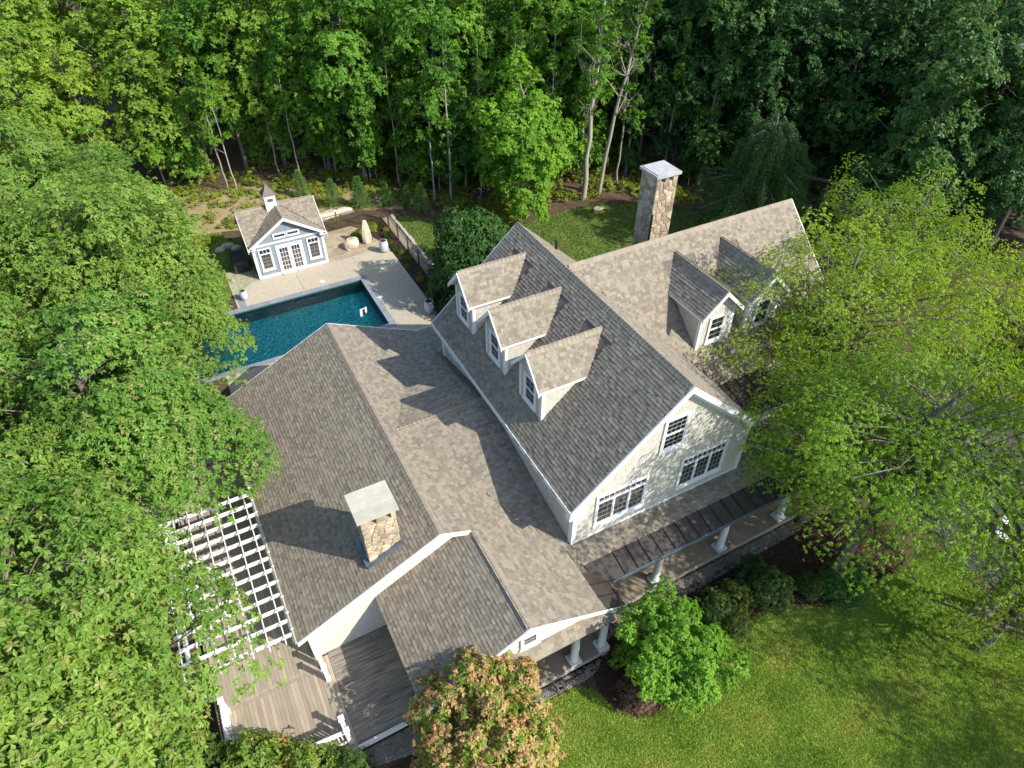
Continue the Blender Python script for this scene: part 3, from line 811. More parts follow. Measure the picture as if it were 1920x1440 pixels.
def stone_chimney(x0, x1, y0, y1, zbase, ztop, size, label):
    mb = MB(); mb.box((x0 + .04, y0 + .04, zbase), (x1 - .04, y1 - .04, ztop))
    root = add('chimney', mb, M['mortar'], house)
    root['label'] = label
    w, d, h = x1 - x0, y1 - y0, ztop - zbase
    faces = [(w, lambda a, z: (x0 + a, y0 + .04, zbase + z), (0, -1, 0), True), (d, lambda a, z: (x0 + .04, y1 - a, zbase + z), (-1, 0, 0), True),
             (d, lambda a, z: (x1 - .04, y0 + a, zbase + z), (1, 0, 0), False), (w, lambda a, z: (x1 - a, y1 - .04, zbase + z), (0, 1, 0), False)]
    rest = MB()
    for ww, to3, nrm, single in faces:
        for c in cells([(0, 0), (ww, 0), (ww, h), (0, h)], jitter_pts(ww, h, size), .009):
            t = random.uniform(.025, .055)
            if single:
                s = MB(); stone_mb(s, c, to3, nrm, t); add('stone', s, M['stone'], root)
            else:
                stone_mb(rest, c, to3, nrm, t)
    add('stonework', rest, M['stone'], root, kind='stuff')
    return root
ch = stone_chimney(NCH[0], NCH[1], NCH[2], NCH[3], 3.3, 6.26, .27, 'near stone chimney with a three-slab flat cap')
for a, b in ((1.93, 2.2), (2.5, 2.78), (3.05, 3.22)):
    mb = MB(); mb.box((a, 14.80, 6.26), (b, 15.05, 6.74)); add('cap_pier', mb, M['stone'], ch); mb = MB(); mb.box((a, 15.6, 6.26), (b, 15.88, 6.74)); add('cap_pier', mb, M['stone'], ch)
mb = MB()
mb.box((1.93, 15.05, 6.26), (2.05, 15.6, 6.74)); add('cap_pier', mb, M['stone'], ch); mb = MB(); mb.box((3.1, 15.05, 6.26), (3.22, 15.6, 6.74))
add('cap_pier', mb, M['stone'], ch)
mb = MB(); mb.box((2.0, 15.08, 6.26), (3.15, 15.58, 6.28)); add('flue', mb, M['black'], ch)
for i in range(3):
    mb = MB(); a = 14.64 + i * .475
    mb.box((1.79, a, 6.745), (3.33, a + .466, 6.86 + .004 * i)); add('cap_slab', mb, M['slab'], ch)
mb = MB()
mb.bar((1.83, 14.72, LL.z(1.83, 0) + .10), (1.83, 15.95, LL.z(1.83, 0) + .10), .16, .18)
mb.bar((1.83, 14.70, LL.z(1.83, 0) + .06), (3.28, 14.70, LL.z(3.28, 0) + .06), .12, .15)
add('flashing', mb, M['flash'], ch)
ch = stone_chimney(FCH[0], FCH[1], FCH[2], FCH[3], 4.6, 10.5, .30, 'tall far stone chimney standing behind the wing ridge')
for a, b in ((21.57, 21.85), (22.12, 22.35), (22.62, 22.9)):
    mb = MB(); mb.box((a, 24.81, 10.5), (b, 25.1, 10.8)); add('cap_pier', mb, M['stone'], ch); mb = MB(); mb.box((a, 25.8, 10.5), (b, 26.1, 10.8)); add('cap_pier', mb, M['stone'], ch)
mb = MB()
mb.box((21.57, 25.1, 10.5), (21.7, 25.8, 10.8)); add('cap_pier', mb, M['stone'], ch); mb = MB(); mb.box((22.78, 25.1, 10.5), (22.9, 25.8, 10.8))
add('cap_pier', mb, M['stone'], ch)
mb = MB(); mb.box((21.7, 25.1, 10.5), (22.78, 25.8, 10.52)); add('flue', mb, M['black'], ch)
mb = MB(); mb.box((21.46, 24.69, 10.805), (23.01, 26.21, 10.95)); mb.box((21.56, 24.79, 10.95), (22.91, 26.11, 10.985)); add('cap_slab', mb, M['cap2'], ch)

# ------------------------------------------------------------------ ground and other setting sheets
def sheet(name, poly, z, mat, kind='structure', hole=None):
    me = bpy.data.meshes.new(name)
    me.from_pydata([(x, y, 0) for x, y in poly], [], [tuple(range(len(poly)))])
    me.materials.append(mat)
    o = bpy.data.objects.new(name, me); COL.objects.link(o); o.location = (0, 0, z); o['kind'] = kind
    return o
POOL = (-2.6, 9.2, 33.72, 39.45)       # water rectangle x0,x1,y0,y1
px0, px1, py0, py1 = POOL
mb = MB()
B = 700
for a, b, c, d in ((-B, px0, -B, B), (px1, B, -B, B), (px0, px1, -B, py0), (px0, px1, py1, B)):
    mb.quad((a, c, 0), (b, c, 0), (b, d, 0), (a, d, 0))
struct(add('ground', mb, M['litter']))
def smooth_poly(pts, n=6):
    out = []; k = len(pts)
    for i in range(k):
        p0, p1, p2, p3 = (np.array(pts[(i + j) % k], float) for j in (-1, 0, 1, 2))
        for t in np.arange(n) / n:
            out.append(tuple(.5 * ((2 * p1) + (-p0 + p2) * t + (2 * p0 - 5 * p1 + 4 * p2 - p3) * t ** 2 + (-p0 + 3 * p1 - 3 * p2 + p3) * t ** 3)))
    return out
front_lawn = [(4.6, 8.7), (6.5, 8.72), (7.6, 8.7), (8.1, 8.2), (8.35, 7.3), (9.0, 6.7), (9.8, 6.5), (10.7, 6.6), (11.5, 7.0), (12.6, 7.3), (13.9, 7.3), (15.2, 7.65), (16.4, 7.75), (17.3, 7.4), (18.6, 6.7), (20.2, 6.5), (25.0, 6.3),
              (25.4, 3.5), (25.2, 1), (24.8, -3), (24, -14), (4, -14), (2.5, -2), (3.2, 4), (3.6, 7.6)]
sheet('front_lawn', front_lawn, .008, M['lawn'])
back_lawn = smooth_poly([(14.2, 34), (14.3, 40), (14.3, 44), (14.2, 47.2), (16.2, 45.6), (19.5, 43.0), (23, 41.2), (29, 41.2), (34, 38.5), (38, 33), (36, 28), (29, 27), (24, 28.5), (19.5, 30)], 4)
sheet('back_lawn', back_lawn, .006, M['lawn2'])
side_lawn = smooth_poly([(-3, 41.5), (2.8, 42.6), (2.8, 47.5), (1.0, 50.5), (-3, 51)], 4)
sheet('side_lawn', side_lawn, .006, M['lawn2'])
clearing = smooth_poly([(-4, 51.5), (2, 50.6), (5, 49.5), (9.0, 49.4), (14, 48.4), (15.5, 47.6), (15, 51), (10, 54), (6, 57), (1, 58), (-4, 57)], 4)
sheet('woodland_clearing', clearing, .004, M['clearing'])
mulch = smooth_poly([(8.25, 8.4), (8.35, 7.2), (9.0, 6.6), (9.8, 6.4), (10.8, 6.5), (11.8, 6.9), (13, 7.2), (14.2, 7.3), (15.4, 7.7), (16.5, 7.7), (17.4, 7.4), (18.6, 6.6), (20.4, 6.4), (23.5, 6.6), (24, 9.9), (20, 10.1), (14, 10.1), (9.2, 10.2)], 3)
sheet('mulch_bed', mulch, .014, M['mulch'])
sheet('gravel_strip', [(13.42, 33.2), (14.25, 33.2), (14.25, 46.9), (13.42, 46.9)], .018, M['sand'])
sheet('mulch_bed', [(12.36, 33.2), (13.42, 33.2), (13.42, 47.0), (11.7, 47.0), (11.4, 45.2), (12.3, 42.1)], .020, M['mulch'])
sheet('mulch_bed', smooth_poly([(-.4, 9.4), (2, 9.4), (4.6, 8.8), (3.6, 7.6), (1, 7.5), (-2, 8.4), (-3.5, 9.5), (-6.5, 11), (-7, 15), (-5.2, 15), (-4.9, 12), (-2.5, 10.2)], 3), .012, M['mulch'])
gravel_poly = [(-.9, 9.75), (4.6, 8.75), (6.2, 8.78), (7.9, 8.72), (8.6, 8.85), (9.6, 9.7), (20.6, 9.95), (20.6, 10.5), (9.36, 10.5), (9.36, 9.2), (4.6, 9.2), (2.0, 10.3), (-.9, 10.3)]
sheet('gravel_strip', gravel_poly, .024, M['gravel'])
sheet('driveway', smooth_poly([(25.6, 6.6), (25.7, 3.5), (25.5, 1.5), (25.1, -3), (24.3, -14), (32, -14), (40, 2), (44, 12), (32, 15), (27, 13), (25.9, 9)], 4), .018, M['asphalt'])
sheet('stone_patio', [(-9, 23), (-1.0, 23), (-1.0, 30.5), (-9, 30.5)], .016, M['sand'])

rng = np.random.default_rng(11)
def inside(poly, P):
    x, y = P[:, 0], P[:, 1]; c = np.zeros(len(P), bool); k = len(poly)
    for i in range(k):
        (xa, ya), (xb, yb) = poly[i], poly[(i + 1) % k]
        with np.errstate(divide='ignore', invalid='ignore'):
            c ^= ((ya > y) != (yb > y)) & (x < (xb - xa) * (y - ya) / (yb - ya + 1e-12) + xa)
    return c
def grass(name, poly, n, box, h, mat, lean=.5, w=.022):
    P = np.column_stack([rng.uniform(box[0], box[1], n), rng.uniform(box[2], box[3], n)])
    P = P[inside(poly, P)]; n = len(P)
    az = rng.uniform(0, 2 * np.pi, n); hh = h * rng.uniform(.5, 1.3, n); ln = rng.uniform(.2, 1, n) * lean * hh * 2; a2 = rng.uniform(0, 2 * np.pi, n)
    V = np.zeros((n, 3, 3)); V[:, :, :2] = P[:, None, :]
    V[:, 0, 0] += np.cos(az) * w; V[:, 0, 1] += np.sin(az) * w; V[:, 1, 0] -= np.cos(az) * w; V[:, 1, 1] -= np.sin(az) * w
    V[:, 2, 0] += np.cos(a2) * ln; V[:, 2, 1] += np.sin(a2) * ln; V[:, 2, 2] = hh
    V[:, :, 2] += .01
    me = npmesh(name, V.reshape(-1, 3), np.arange(3 * n).reshape(-1, 3), mat)
    return addmesh(name, me, kind='stuff')
grass('lawn_grass', front_lawn, 370000, (3, 25.4, -3.5, 8.8), .055, M['blades'], lean=.8)
grass('rough_grass', back_lawn, 60000, (14, 39, 27, 47.5), .10, M['shrub'], w=.03)
grass('rough_grass', side_lawn, 12000, (-3, 3, 41, 51), .10, M['blades'], w=.03)

def pebbles(name, poly, n, box, r, mat, z=.03):
    P = np.column_stack([rng.uniform(box[0], box[1], n), rng.uniform(box[2], box[3], n)]); P = P[inside(poly, P)]; n = len(P)
    base = np.array([(1, 0, 0), (0, 1, 0), (-1, 0, 0), (0, -1, 0), (0, 0, .8), (0, 0, -.8)], float)
    F = np.array([(0, 1, 4), (1, 2, 4), (2, 3, 4), (3, 0, 4)])
    S = r * rng.uniform(.5, 1.5, (n, 1, 3)); a = rng.uniform(0, 6.3, n)
    V = base[None] * S; c, s = np.cos(a)[:, None], np.sin(a)[:, None]
    V = np.stack([V[..., 0] * c - V[..., 1] * s, V[..., 0] * s + V[..., 1] * c, V[..., 2]], -1)
    V[:, :, 0] += P[:, None, 0]; V[:, :, 1] += P[:, None, 1]; V[:, :, 2] += z
    return addmesh(name, npmesh(name, V.reshape(-1, 3), (F[None] + 6 * np.arange(n)[:, None, None]).reshape(-1, 3), mat), kind='stuff')
pebbles('gravel', gravel_poly, 16000, (-1, 20.7, 8.7, 10.6), .034, M['gravel'])
chips = [p for p in mulch]
pebbles('bark_chips', chips, 9000, (8, 24, 6.3, 10.2), .05, M['mulch'], .02)

# ------------------------------------------------------------------ pool and pool deck
mtw, nt, N, L, P = new_mat('pool_floor')
geo = N.new('ShaderNodeNewGeometry'); vz = N.new('ShaderNodeTexVoronoi'); vz.feature = 'DISTANCE_TO_EDGE'; vz.inputs['Scale'].default_value = 5.5
nz = N.new('ShaderNodeTexNoise'); nz.inputs['Scale'].default_value = 3; mxv = N.new('ShaderNodeMixRGB'); mxv.inputs[0].default_value = .25
L.new(geo.outputs['Position'], mxv.inputs[1]); L.new(nz.outputs['Color'], mxv.inputs[2]); L.new(geo.outputs['Position'], nz.inputs['Vector']); L.new(mxv.outputs[0], vz.inputs['Vector'])
n2 = N.new('ShaderNodeTexNoise'); n2.inputs['Scale'].default_value = 11; n2.inputs['Detail'].default_value = 6; L.new(geo.outputs['Position'], n2.inputs['Vector'])
r1 = ramp(N, [(0.35, (.006, .21, .205)), (0.5, (.012, .38, .36)), (0.68, (.14, .64, .61))]); L.new(n2.outputs['Fac'], r1.inputs[0])
L.new(r1.outputs[0], P.inputs['Base Color']); P.inputs['Roughness'].default_value = .6
M['poolfloor'] = mtw
mtw, nt, N, L, P = new_mat('pool_water')
N.remove(P)
fr = N.new('ShaderNodeFresnel'); fr.inputs[0].default_value = 1.33
gl = N.new('ShaderNodeBsdfGlossy'); gl.inputs['Roughness'].default_value = .03
tp = N.new('ShaderNodeBsdfTransparent'); tp.inputs[0].default_value = (.72, .93, .95, 1)
geo = N.new('ShaderNodeNewGeometry'); b = N.new('ShaderNodeBump'); b.inputs['Strength'].default_value = .35; b.inputs['Distance'].default_value = .05
nz = N.new('ShaderNodeTexNoise'); nz.inputs['Scale'].default_value = 5; nz.inputs['Detail'].default_value = 4; nz.inputs['Distortion'].default_value = .6
L.new(geo.outputs['Position'], nz.inputs['Vector']); L.new(nz.outputs['Fac'], b.inputs['Height']); L.new(b.outputs[0], gl.inputs['Normal']); L.new(b.outputs[0], fr.inputs['Normal'])
mx = N.new('ShaderNodeMixShader'); L.new(fr.outputs[0], mx.inputs[0]); L.new(tp.outputs[0], mx.inputs[1]); L.new(gl.outputs[0], mx.inputs[2])
L.new(mx.outputs[0], nt.nodes['Material Output'].inputs['Surface'])
M['water'] = mtw
pool = thing('swimming_pool', 'rectangular teal swimming pool with grey stone coping', 'swimming pool', (3.3, 36.6, 0))
D = -.95
mb = MB()
mb.quad((px0, py0, D), (px1, py0, D), (px1, py1, D), (px0, py1, D)); add('pool_floor', mb, M['poolfloor'], pool)
mb = MB()
for a, b2 in (((px0, py0), (px1, py0)), ((px1, py0), (px1, py1)), ((px1, py1), (px0, py1)), ((px0, py1), (px0, py0))):
    mb.quad((*a, D), (*a, .03), (*b2, .03), (*b2, D))
add('pool_wall', mb, M['poolwall'], pool)
mb = MB(); mb.quad((px0, py0, -.12), (px1, py0, -.12), (px1, py1, -.12), (px0, py1, -.12)); add('water', mb, M['water'], pool)
CW = .36
def coping(x0, x1, y0, y1, n, along):
    for i in range(n):
        mb = MB(); g = .006
        if along == 'x':
            a, b2 = x0 + (x1 - x0) * i / n, x0 + (x1 - x0) * (i + 1) / n; mb.box((a + g, y0, .0), (b2 - g, y1, .058 + random.uniform(0, .003)))
        else:
            a, b2 = y0 + (y1 - y0) * i / n, y0 + (y1 - y0) * (i + 1) / n; mb.box((x0, a + g, .0), (x1, b2 - g, .058 + random.uniform(0, .003)))
        add('coping_stone', mb, M['coping'], pool)
coping(px0, px1 + CW, py1 - .03, py1 + CW, 11, 'x'); coping(px0, px1 + CW, py0 - CW, py0 + .03, 11, 'x'); coping(px1 - .03, px1 + CW, py0 + .03, py1 - .03, 5, 'y'); coping(px0 - CW, px0 + .03, py0 + .03, py1 - .03, 5, 'y')
# concrete slabs round it
patio = struct(thing('pool_patio', 'pale exposed aggregate pool patio', 'patio', (8, 40, 0)))
for k in ('label', 'category'): del patio[k]
def slab(a, b2, c, d):
    mb = MB(); g = .008; mb.box((a + g, c + g, -.1), (b2 - g, d - g, .045)); add('concrete_slab', mb, M['aggregate'], patio)
xe = px1 + CW
for a, b2 in ((1.55, 5.4), (5.4, 9.56), (9.56, 12.36)):
    slab(a, b2, py1 + CW, 42.5)
for c, d in ((30.3, 32.6), (32.6, 35.1), (35.1, 37.5), (37.5, 39.81)):
    slab(9.56, 12.36, c, d)
slab(-1, 4.3, 30.3, 33.35); slab(4.3, 9.56, 30.3, 33.35); slab(9.5, 12.3, 42.5, 42.56)
slab(1.0, 1.55, py1 + CW, 44.5); slab(1.55, 3.0, 42.5, 44.5)
mb = MB(); mb.box((1.15, 39.81, .0), (1.55, 41.6, .06)); struct(add('paving_edge', mb, M['coping']))
# flagstones
fpat = struct(thing('flagstone_patio', '', '', (10, 44.6, 0)))
for k in ('label', 'category'): del fpat[k]
fpoly = [(7.9, 42.52), (12.2, 42.58), (12.1, 43.6), (11.2, 44.8), (11.4, 46.0), (10.8, 46.85), (7.9, 46.75)]
mb = MB(); mb.prism([(x, y, .0) for x, y in fpoly], (0, 0, .022)); add('joint_bed', mb, M['sand'], fpat)
pts = [(7.9 + a, 42.5 + b2) for a, b2 in jitter_pts(4.3, 4.3, .75)]
for c in cells(fpoly[:3] + [(11.6, 45), (10.8, 46.8), (7.9, 46.7)], pts, .03):
    mb = MB(); mb.prism([(x, y, .018) for x, y in c], (0, 0, .03 + random.uniform(0, .006))); add('flagstone', mb, M['flag'], fpat)
# floating pool robot, skimmer lids
rb = thing('pool_skimmer_float', 'small white and black pool cleaner floating near the pool corner', 'pool cleaner', (8.15, 35.85, -.12))
mb = MB(); mb.obox((8.0, 35.78, -.05), (.09, .30, 0), (.07, -.02, 0), (0, 0, .07)); add('float', mb, M['white'], rb)
mb = MB(); mb.obox((8.36, 35.95, -.05), (.08, .26, 0), (.05, -.015, 0), (0, 0, .06)); add('float', mb, M['white'], rb)
mb = MB(); mb.obox((8.18, 35.87, -.07), (.08, .22, 0), (.12, -.04, 0), (0, 0, .05)); add('body', mb, M['black'], rb)
mb = MB(); mb.bar((8.0, 36.05, -.01), (8.44, 36.15, -.01), .05, .04); add('handle', mb, M['white'], rb)
for i, (x, y) in enumerate(((6.75, 40.35), (9.62, 36.8))):
    mb = MB(); mb.lathe((x, y, .045), [(.17, 0), (.17, .016), (.15, .02)], 16)
    tag(add('skimmer_lid', mb, M['white'], None, (x, y, 0)), ('round white skimmer lid in the patio before the pool house', 'round white skimmer lid in the patio beside the short pool end')[i], 'lid')
# pots
def pot(x, y, lab, s=1.0):
    t = thing('planter_pot', lab, 'planter', (x, y, .045), group='glazed pots round the pool')
    mb = MB(); mb.lathe((x, y, .045), [(.20 * s, 0), (.30 * s, .22 * s), (.36 * s, .52 * s), (.33 * s, .78 * s), (.27 * s, .92 * s), (.29 * s, .98 * s), (.24 * s, .97 * s)], 20)
    o = add('pot', mb, M['pot'], t); o.data.polygons.foreach_set('use_smooth', [len(p.vertices) == 4 for p in o.data.polygons])
    mb = MB(); mb.lathe((x, y, .045), [(.24 * s, .90 * s), (.24 * s, .975 * s)], 12); add('soil', mb, M['soil'], t)
    mb = MB()
    for k in range(12):
        a = random.uniform(0, 6.28); r = random.uniform(.05, .2) * s
        mb.bar((x, y, .96 * s), (x + r * math.cos(a), y + r * math.sin(a), (1.02 + random.uniform(0, .16)) * s), .02, .02)
    add('twigs', mb, M['brownleaf'], t)
    return t
pot(11.88, 42.05, 'tall pale blue glazed pot beside the boulders and flagstones', .95)
pot(11.9, 33.6, 'blue glazed pot in shade by the house corner', .95)
pot(1.62, 40.65, 'short white glazed pot at the far pool corner under oak branches', .72)
# boulders
def boulder(x, y, sx, sy, sz, lab, seed, name='boulder', tall=0):
    r = np.random.default_rng(seed); mb = MB(); nu, nv = 12, 8
    ph = r.uniform(0, 6.28, 6)
    for j in range(nv + 1):
        v = j / nv; zz = v
        for i in range(nu):
            t = 2 * math.pi * i / nu
            rad = (math.sin(math.pi * (.12 + .80 * v)) ** .45) * (1 - tall * v * .55)
            rad *= 1 + .12 * math.sin(2 * t + ph[0]) + .08 * math.sin(3 * t + ph[1] + 3 * v) + r.uniform(-.05, .05)
            mb.v.append((x + sx * rad * math.cos(t), y + sy * rad * math.sin(t), sz * zz + r.uniform(-.03, .03) * sz * (v > 0)))
    for j in range(nv):
        for i in range(nu):
            mb.f.append((j * nu + i, j * nu + (i + 1) % nu, (j + 1) * nu + (i + 1) % nu, (j + 1) * nu + i))
    mb.f.append(tuple(range(nv * nu, nv * nu + nu)))
    return tag(add(name, mb, M['boulder'], None, (x, y, 0)), lab, 'boulder')
boulder(11.2, 43.85, .40, .30, 1.85, 'tall upright standing stone beside the pool fence', 3, 'standing_stone', .7)
boulder(10.0, 43.75, .62, .42, .75, 'low squat pale boulder next to the standing stone', 4)
boulder(9.62, 43.55, .17, .15, .2, 'small pale rock in front of the squat boulder', 5)
boulder(29.3, 40.2, .5, .25, .25, 'flat pale rock lying on the shaded back lawn', 6)
boulder(-.75, 10.25, .28, .22, .42, 'grey rock at the deck corner by the steps', 9)
for i, (x, y, s) in enumerate(((8.9, 48.7, .9), (9.9, 48.9, .8), (11.0, 49.0, .7), (1.3, 47.6, .4), (1.9, 47.9, .45), (2.4, 47.4, .35))):
    boulder(x, y, s, s * .55, .45 * s + .2, ('grey ledge rock behind the pool house at the fence', 'grey ledge rock between pool house and pines', 'low grey ledge rock under the pines', 'small stone in the border left of the pool house', 'middle stone in the border left of the pool house', 'stone against the back left corner of the pool house')[i], 20 + i)
# edging stones outside the fence
es = struct(thing('stone_edging', '', '', (14, 40, 0)))
for k in ('label', 'category'): del es[k]
y = 34.0
while y < 46.8:
    l = random.uniform(.5, .95); mb = MB(); w = random.uniform(.16, .24)
    cc = [(13.95, y + .02), (13.95 + w, y + .04), (13.97 + w, y + l - .05), (13.94, y + l - .02)]
    mb.prism([(a + .2, b2, 0) for a, b2 in cc], (0, 0, random.uniform(.08, .16))); add('edging_stone', mb, M['granite'], es); y += l
# fence
fence = thing('pool_fence', 'bronze iron picket fence along the pool bed and flagstones', 'fence', (13.4, 46.9, 0))
fp = [(8.3, 46.8), (9.9, 46.85), (11.6, 46.95), (13.38, 46.98), (13.4, 45.2), (13.4, 43.2), (13.4, 41.15), (13.4, 39.1), (13.38, 36.9), (13.4, 35.1), (13.4, 33.2)]
for (xa, ya), (xb, yb) in zip(fp, fp[1:]):
    mb = MB()
    for z in (.12, 1.0, 1.22):
        mb.bar((xa, ya, z), (xb, yb, z), .03, .035)
    add('rail', mb, M['fence'], fence)
    mb = MB(); n = int(math.hypot(xb - xa, yb - ya) / .115)
    for i in range(1, n):
        t = i / n; x, y = xa + (xb - xa) * t, ya + (yb - ya) * t
        mb.bar((x, y, .06), (x, y, 1.25), .013, .013, (1, 0, 0))
    add('pickets', mb, M['fence'], fence, kind='stuff')
for x, y in fp[1:]:
    mb = MB(); mb.box((x - .045, y - .045, 0), (x + .045, y + .045, 1.38)); mb.box((x - .055, y - .055, 1.38), (x + .055, y + .055, 1.41)); add('post', mb, M['fence'], fence)

# ------------------------------------------------------------------ pool house
ph = thing('pool_house', 'small blue pool house with white french doors and a cupola', 'pool house', (5.45, 44.6, 0))
x0, x1, y0, y1, ez, rz_, ry = 3.05, 7.85, 42.57, 46.63, 2.55, 4.2, 44.6
mb = MB()
mb.prism([(x0, y0, .045), (x1, y0, .045), (x1, y0, ez), (5.45, y0, 4.05), (x0, y0, ez)], (0, ry - y0, 0))
body = add('wall', mb, M['bluewall'], ph)
mb = MB(); mb.prism([(x0, ry, .045), (x0, y1, .045), (x0, y1, ez), (x0, ry, 4.08)], (x1 - x0, 0, 0)); mb.prism([(x0, y0 + .02, ez - .3), (x0, ry, ez - .3), (x0, ry, 4.08), (x0, y0 + .02, ez)], (.05, 0, 0)); mb.prism([(x1 - .05, y0 + .02, ez - .3), (x1 - .05, ry, ez - .3), (x1 - .05, ry, 4.08), (x1 - .05, y0 + .02, ez)], (.05, 0, 0))
add('wall', mb, M['bluewall'], ph)
z = .30
while z < 3.9:      # clapboards
    hw = 2.4 if z < ez else max(.05, 2.4 * (4.05 - z - .1) / (4.05 - ez))
    segs = [(5.45 - hw, 5.45 + hw)]
    for a, b2, c, d in ((3.38, 4.24, .6, 2.3), (6.66, 7.52, .6, 2.3), (4.56, 6.32, 0, 2.2), (4.48, 6.4, 2.72, 3.2)):
        if c < z < d:
            segs = [q for s0, s1 in segs for q in ((s0, min(s1, a)), (max(s0, b2), s1)) if q[1] - q[0] > .05]
    for s0, s1 in segs:
        mb = MB(); mb.prism([(s0, y0 - .018, z), (s0, y0 - .003, z + .155), (s0, y0 + .01, z + .155), (s0, y0 + .01, z)], (s1 - s0, 0, 0)); add('clapboard', mb, M['bluewall'], body)
    z += .15
mb = MB()
mb.box((x0 - .03, y0 - .04, .045), (x0 + .14, y0 + .02, ez)); mb.box((x0 - .035, y0 - .035, .045), (x0 + .02, y0 + .13, ez)); mb.box((x1 - .14, y0 - .04, .045), (x1 + .03, y0 + .02, ez))
mb.box((x0 - .02, y0 - .045, .046), (4.5, y0 - .003, .26)); mb.box((6.38, y0 - .045, .046), (x1 + .02, y0 - .003, .26)); mb.box((x0 + .14, y0 - .045, 2.46), (x1 - .14, y0 - .003, 2.60))
add('trim_board', mb, M['white'], ph)
k = (4.25 - 2.62) / 2.55
PA = Slope(k, 0, 4.25 - k * 5.45); PB = Slope(-k, 0, 4.25 + k * 5.45); PF = Slope(0, .80, 4.22 - .80 * ry); PK = Slope(0, -.80, 4.22 + .80 * ry)
mb = MB(); allpc = []
for sl, poly, hide in ((PF, R(2.8, 8.08, 42.64, ry), (PA, PB)), (PK, R(2.8, 8.08, ry, 46.9), ()), (PA, R(2.92, 5.45, 42.3, ry), (PF,)), (PB, R(5.45, 7.98, 42.3, ry), (PF,))):
    if sl is PF:
        keep = []
        for it in shingle_pieces(sl, poly):
            x, y, zz = it[2]
            if zz > min(PA.z(x, y), PB.z(x, y)) - .02: keep.append((*it,))
        lst = keep
    else:
        lst = shingle_pieces(sl, poly, hide)
    allpc.append((sl, lst))
    mb.prism([(x, y, sl.z(x, y) - .10) for x, y in poly], (0, 0, .088))
proof = add('roof', mb, M['under'], ph)
Vs, Fs = pieces_mesh('', allpc)
addmesh('shingle_courses', npmesh('shingle_courses', np.vstack(Vs) - np.array((5.45, 44.6, 0)), np.vstack(Fs), M['shingle']), proof, kind='stuff')
mb = MB(); ridge_cap_mb(mb, (2.8, ry, 4.22), (8.08, ry, 4.22), .8, .8, w=.13); ridge_cap_mb(mb, (5.45, 42.3, 4.25), (5.45, ry, 4.25), k, k, w=.13); add('ridge_caps', mb, M['cap'], proof, kind='stuff')
mb = MB()
for s in (-1, 1):
    mb.prism([(5.45 + s * 2.55, 42.24, 2.62 - .17), (5.45, 42.24, 4.25 - .17), (5.45, 42.24, 4.27), (5.45 + s * 2.55, 42.24, 2.64)], (0, .055, 0))
    xx = 2.78 if s < 0 else 8.08
    mb.prism([(xx, 42.3, 2.25), (xx, ry, 4.06), (xx, ry, 4.24), (xx, 42.3, 2.43)], (.03, 0, 0)); mb.prism([(xx, ry, 4.06), (xx, 46.9, 2.25), (xx, 46.9, 2.43), (xx, ry, 4.24)], (.03, 0, 0))
mb.box((2.76, 42.24, 2.44), (3.3, 42.32, 2.60)); mb.box((7.6, 42.24, 2.44), (8.12, 42.32, 2.60))
add('rake_board', mb, M['white'], ph)
for xa in (3.40 + .07, 6.68 + .07):
    window(ph, (xa, y0 - .02, .72), (1, 0, 0), (0, 0, 1), (0, -1, 0), .69, 1.5, cols=2, rows=4, transom=.33, casing=.09)
for xa in (4.62, 5.50):
    window(ph, (xa, y0 - .02, 2.84), (1, 0, 0), (0, 0, 1), (0, -1, 0), .78, .26, cols=5, rows=1, casing=.07, sill=False)
mb = MB(); mb.box((4.54, y0 - .06, .046), (4.63, y0 - .004, 2.28)); mb.box((6.26, y0 - .06, .046), (6.35, y0 - .004, 2.28)); mb.box((4.63, y0 - .06, 2.17), (6.26, y0 - .004, 2.28)); add('door_frame', mb, M['white'], ph)
for xa in (4.63, 5.445):
    mb = MB(); a, b2 = xa + .005, xa + .81
    mb.box((a, y0 - .05, .10), (a + .13, y0 - .005, 2.16)); mb.box((b2 - .13, y0 - .05, .10), (b2, y0 - .005, 2.16)); mb.box((a + .13, y0 - .05, .10), (b2 - .13, y0 - .005, .34)); mb.box((a + .13, y0 - .05, 2.03), (b2 - .13, y0 - .005, 2.16))
    for i in range(1, 3):
        x = a + .13 + (b2 - a - .26) * i / 3; mb.box((x - .012, y0 - .045, .34), (x + .012, y0 - .008, 2.03))
    for i in range(1, 5):
        zz = .34 + 1.69 * i / 5; mb.box((a + .13, y0 - .044, zz - .012), (b2 - .13, y0 - .009, zz + .012))
    d = add('door', mb, M['white'], ph)
    mb = MB(); mb.box((a + .1, y0 - .03, .3), (b2 - .1, y0 - .012, 2.06)); add('pane', mb, M['glass'], d)
mb = MB(); mb.box((5.41, y0 - .09, 1.03), (5.44, y0 - .05, 1.15)); add('door_handle', mb, M['black'], ph)
mb = MB(); mb.box((4.6, y0 - .3, .046), (6.3, y0 - .06, .10)); add('door_step', mb, M['granite'], ph)
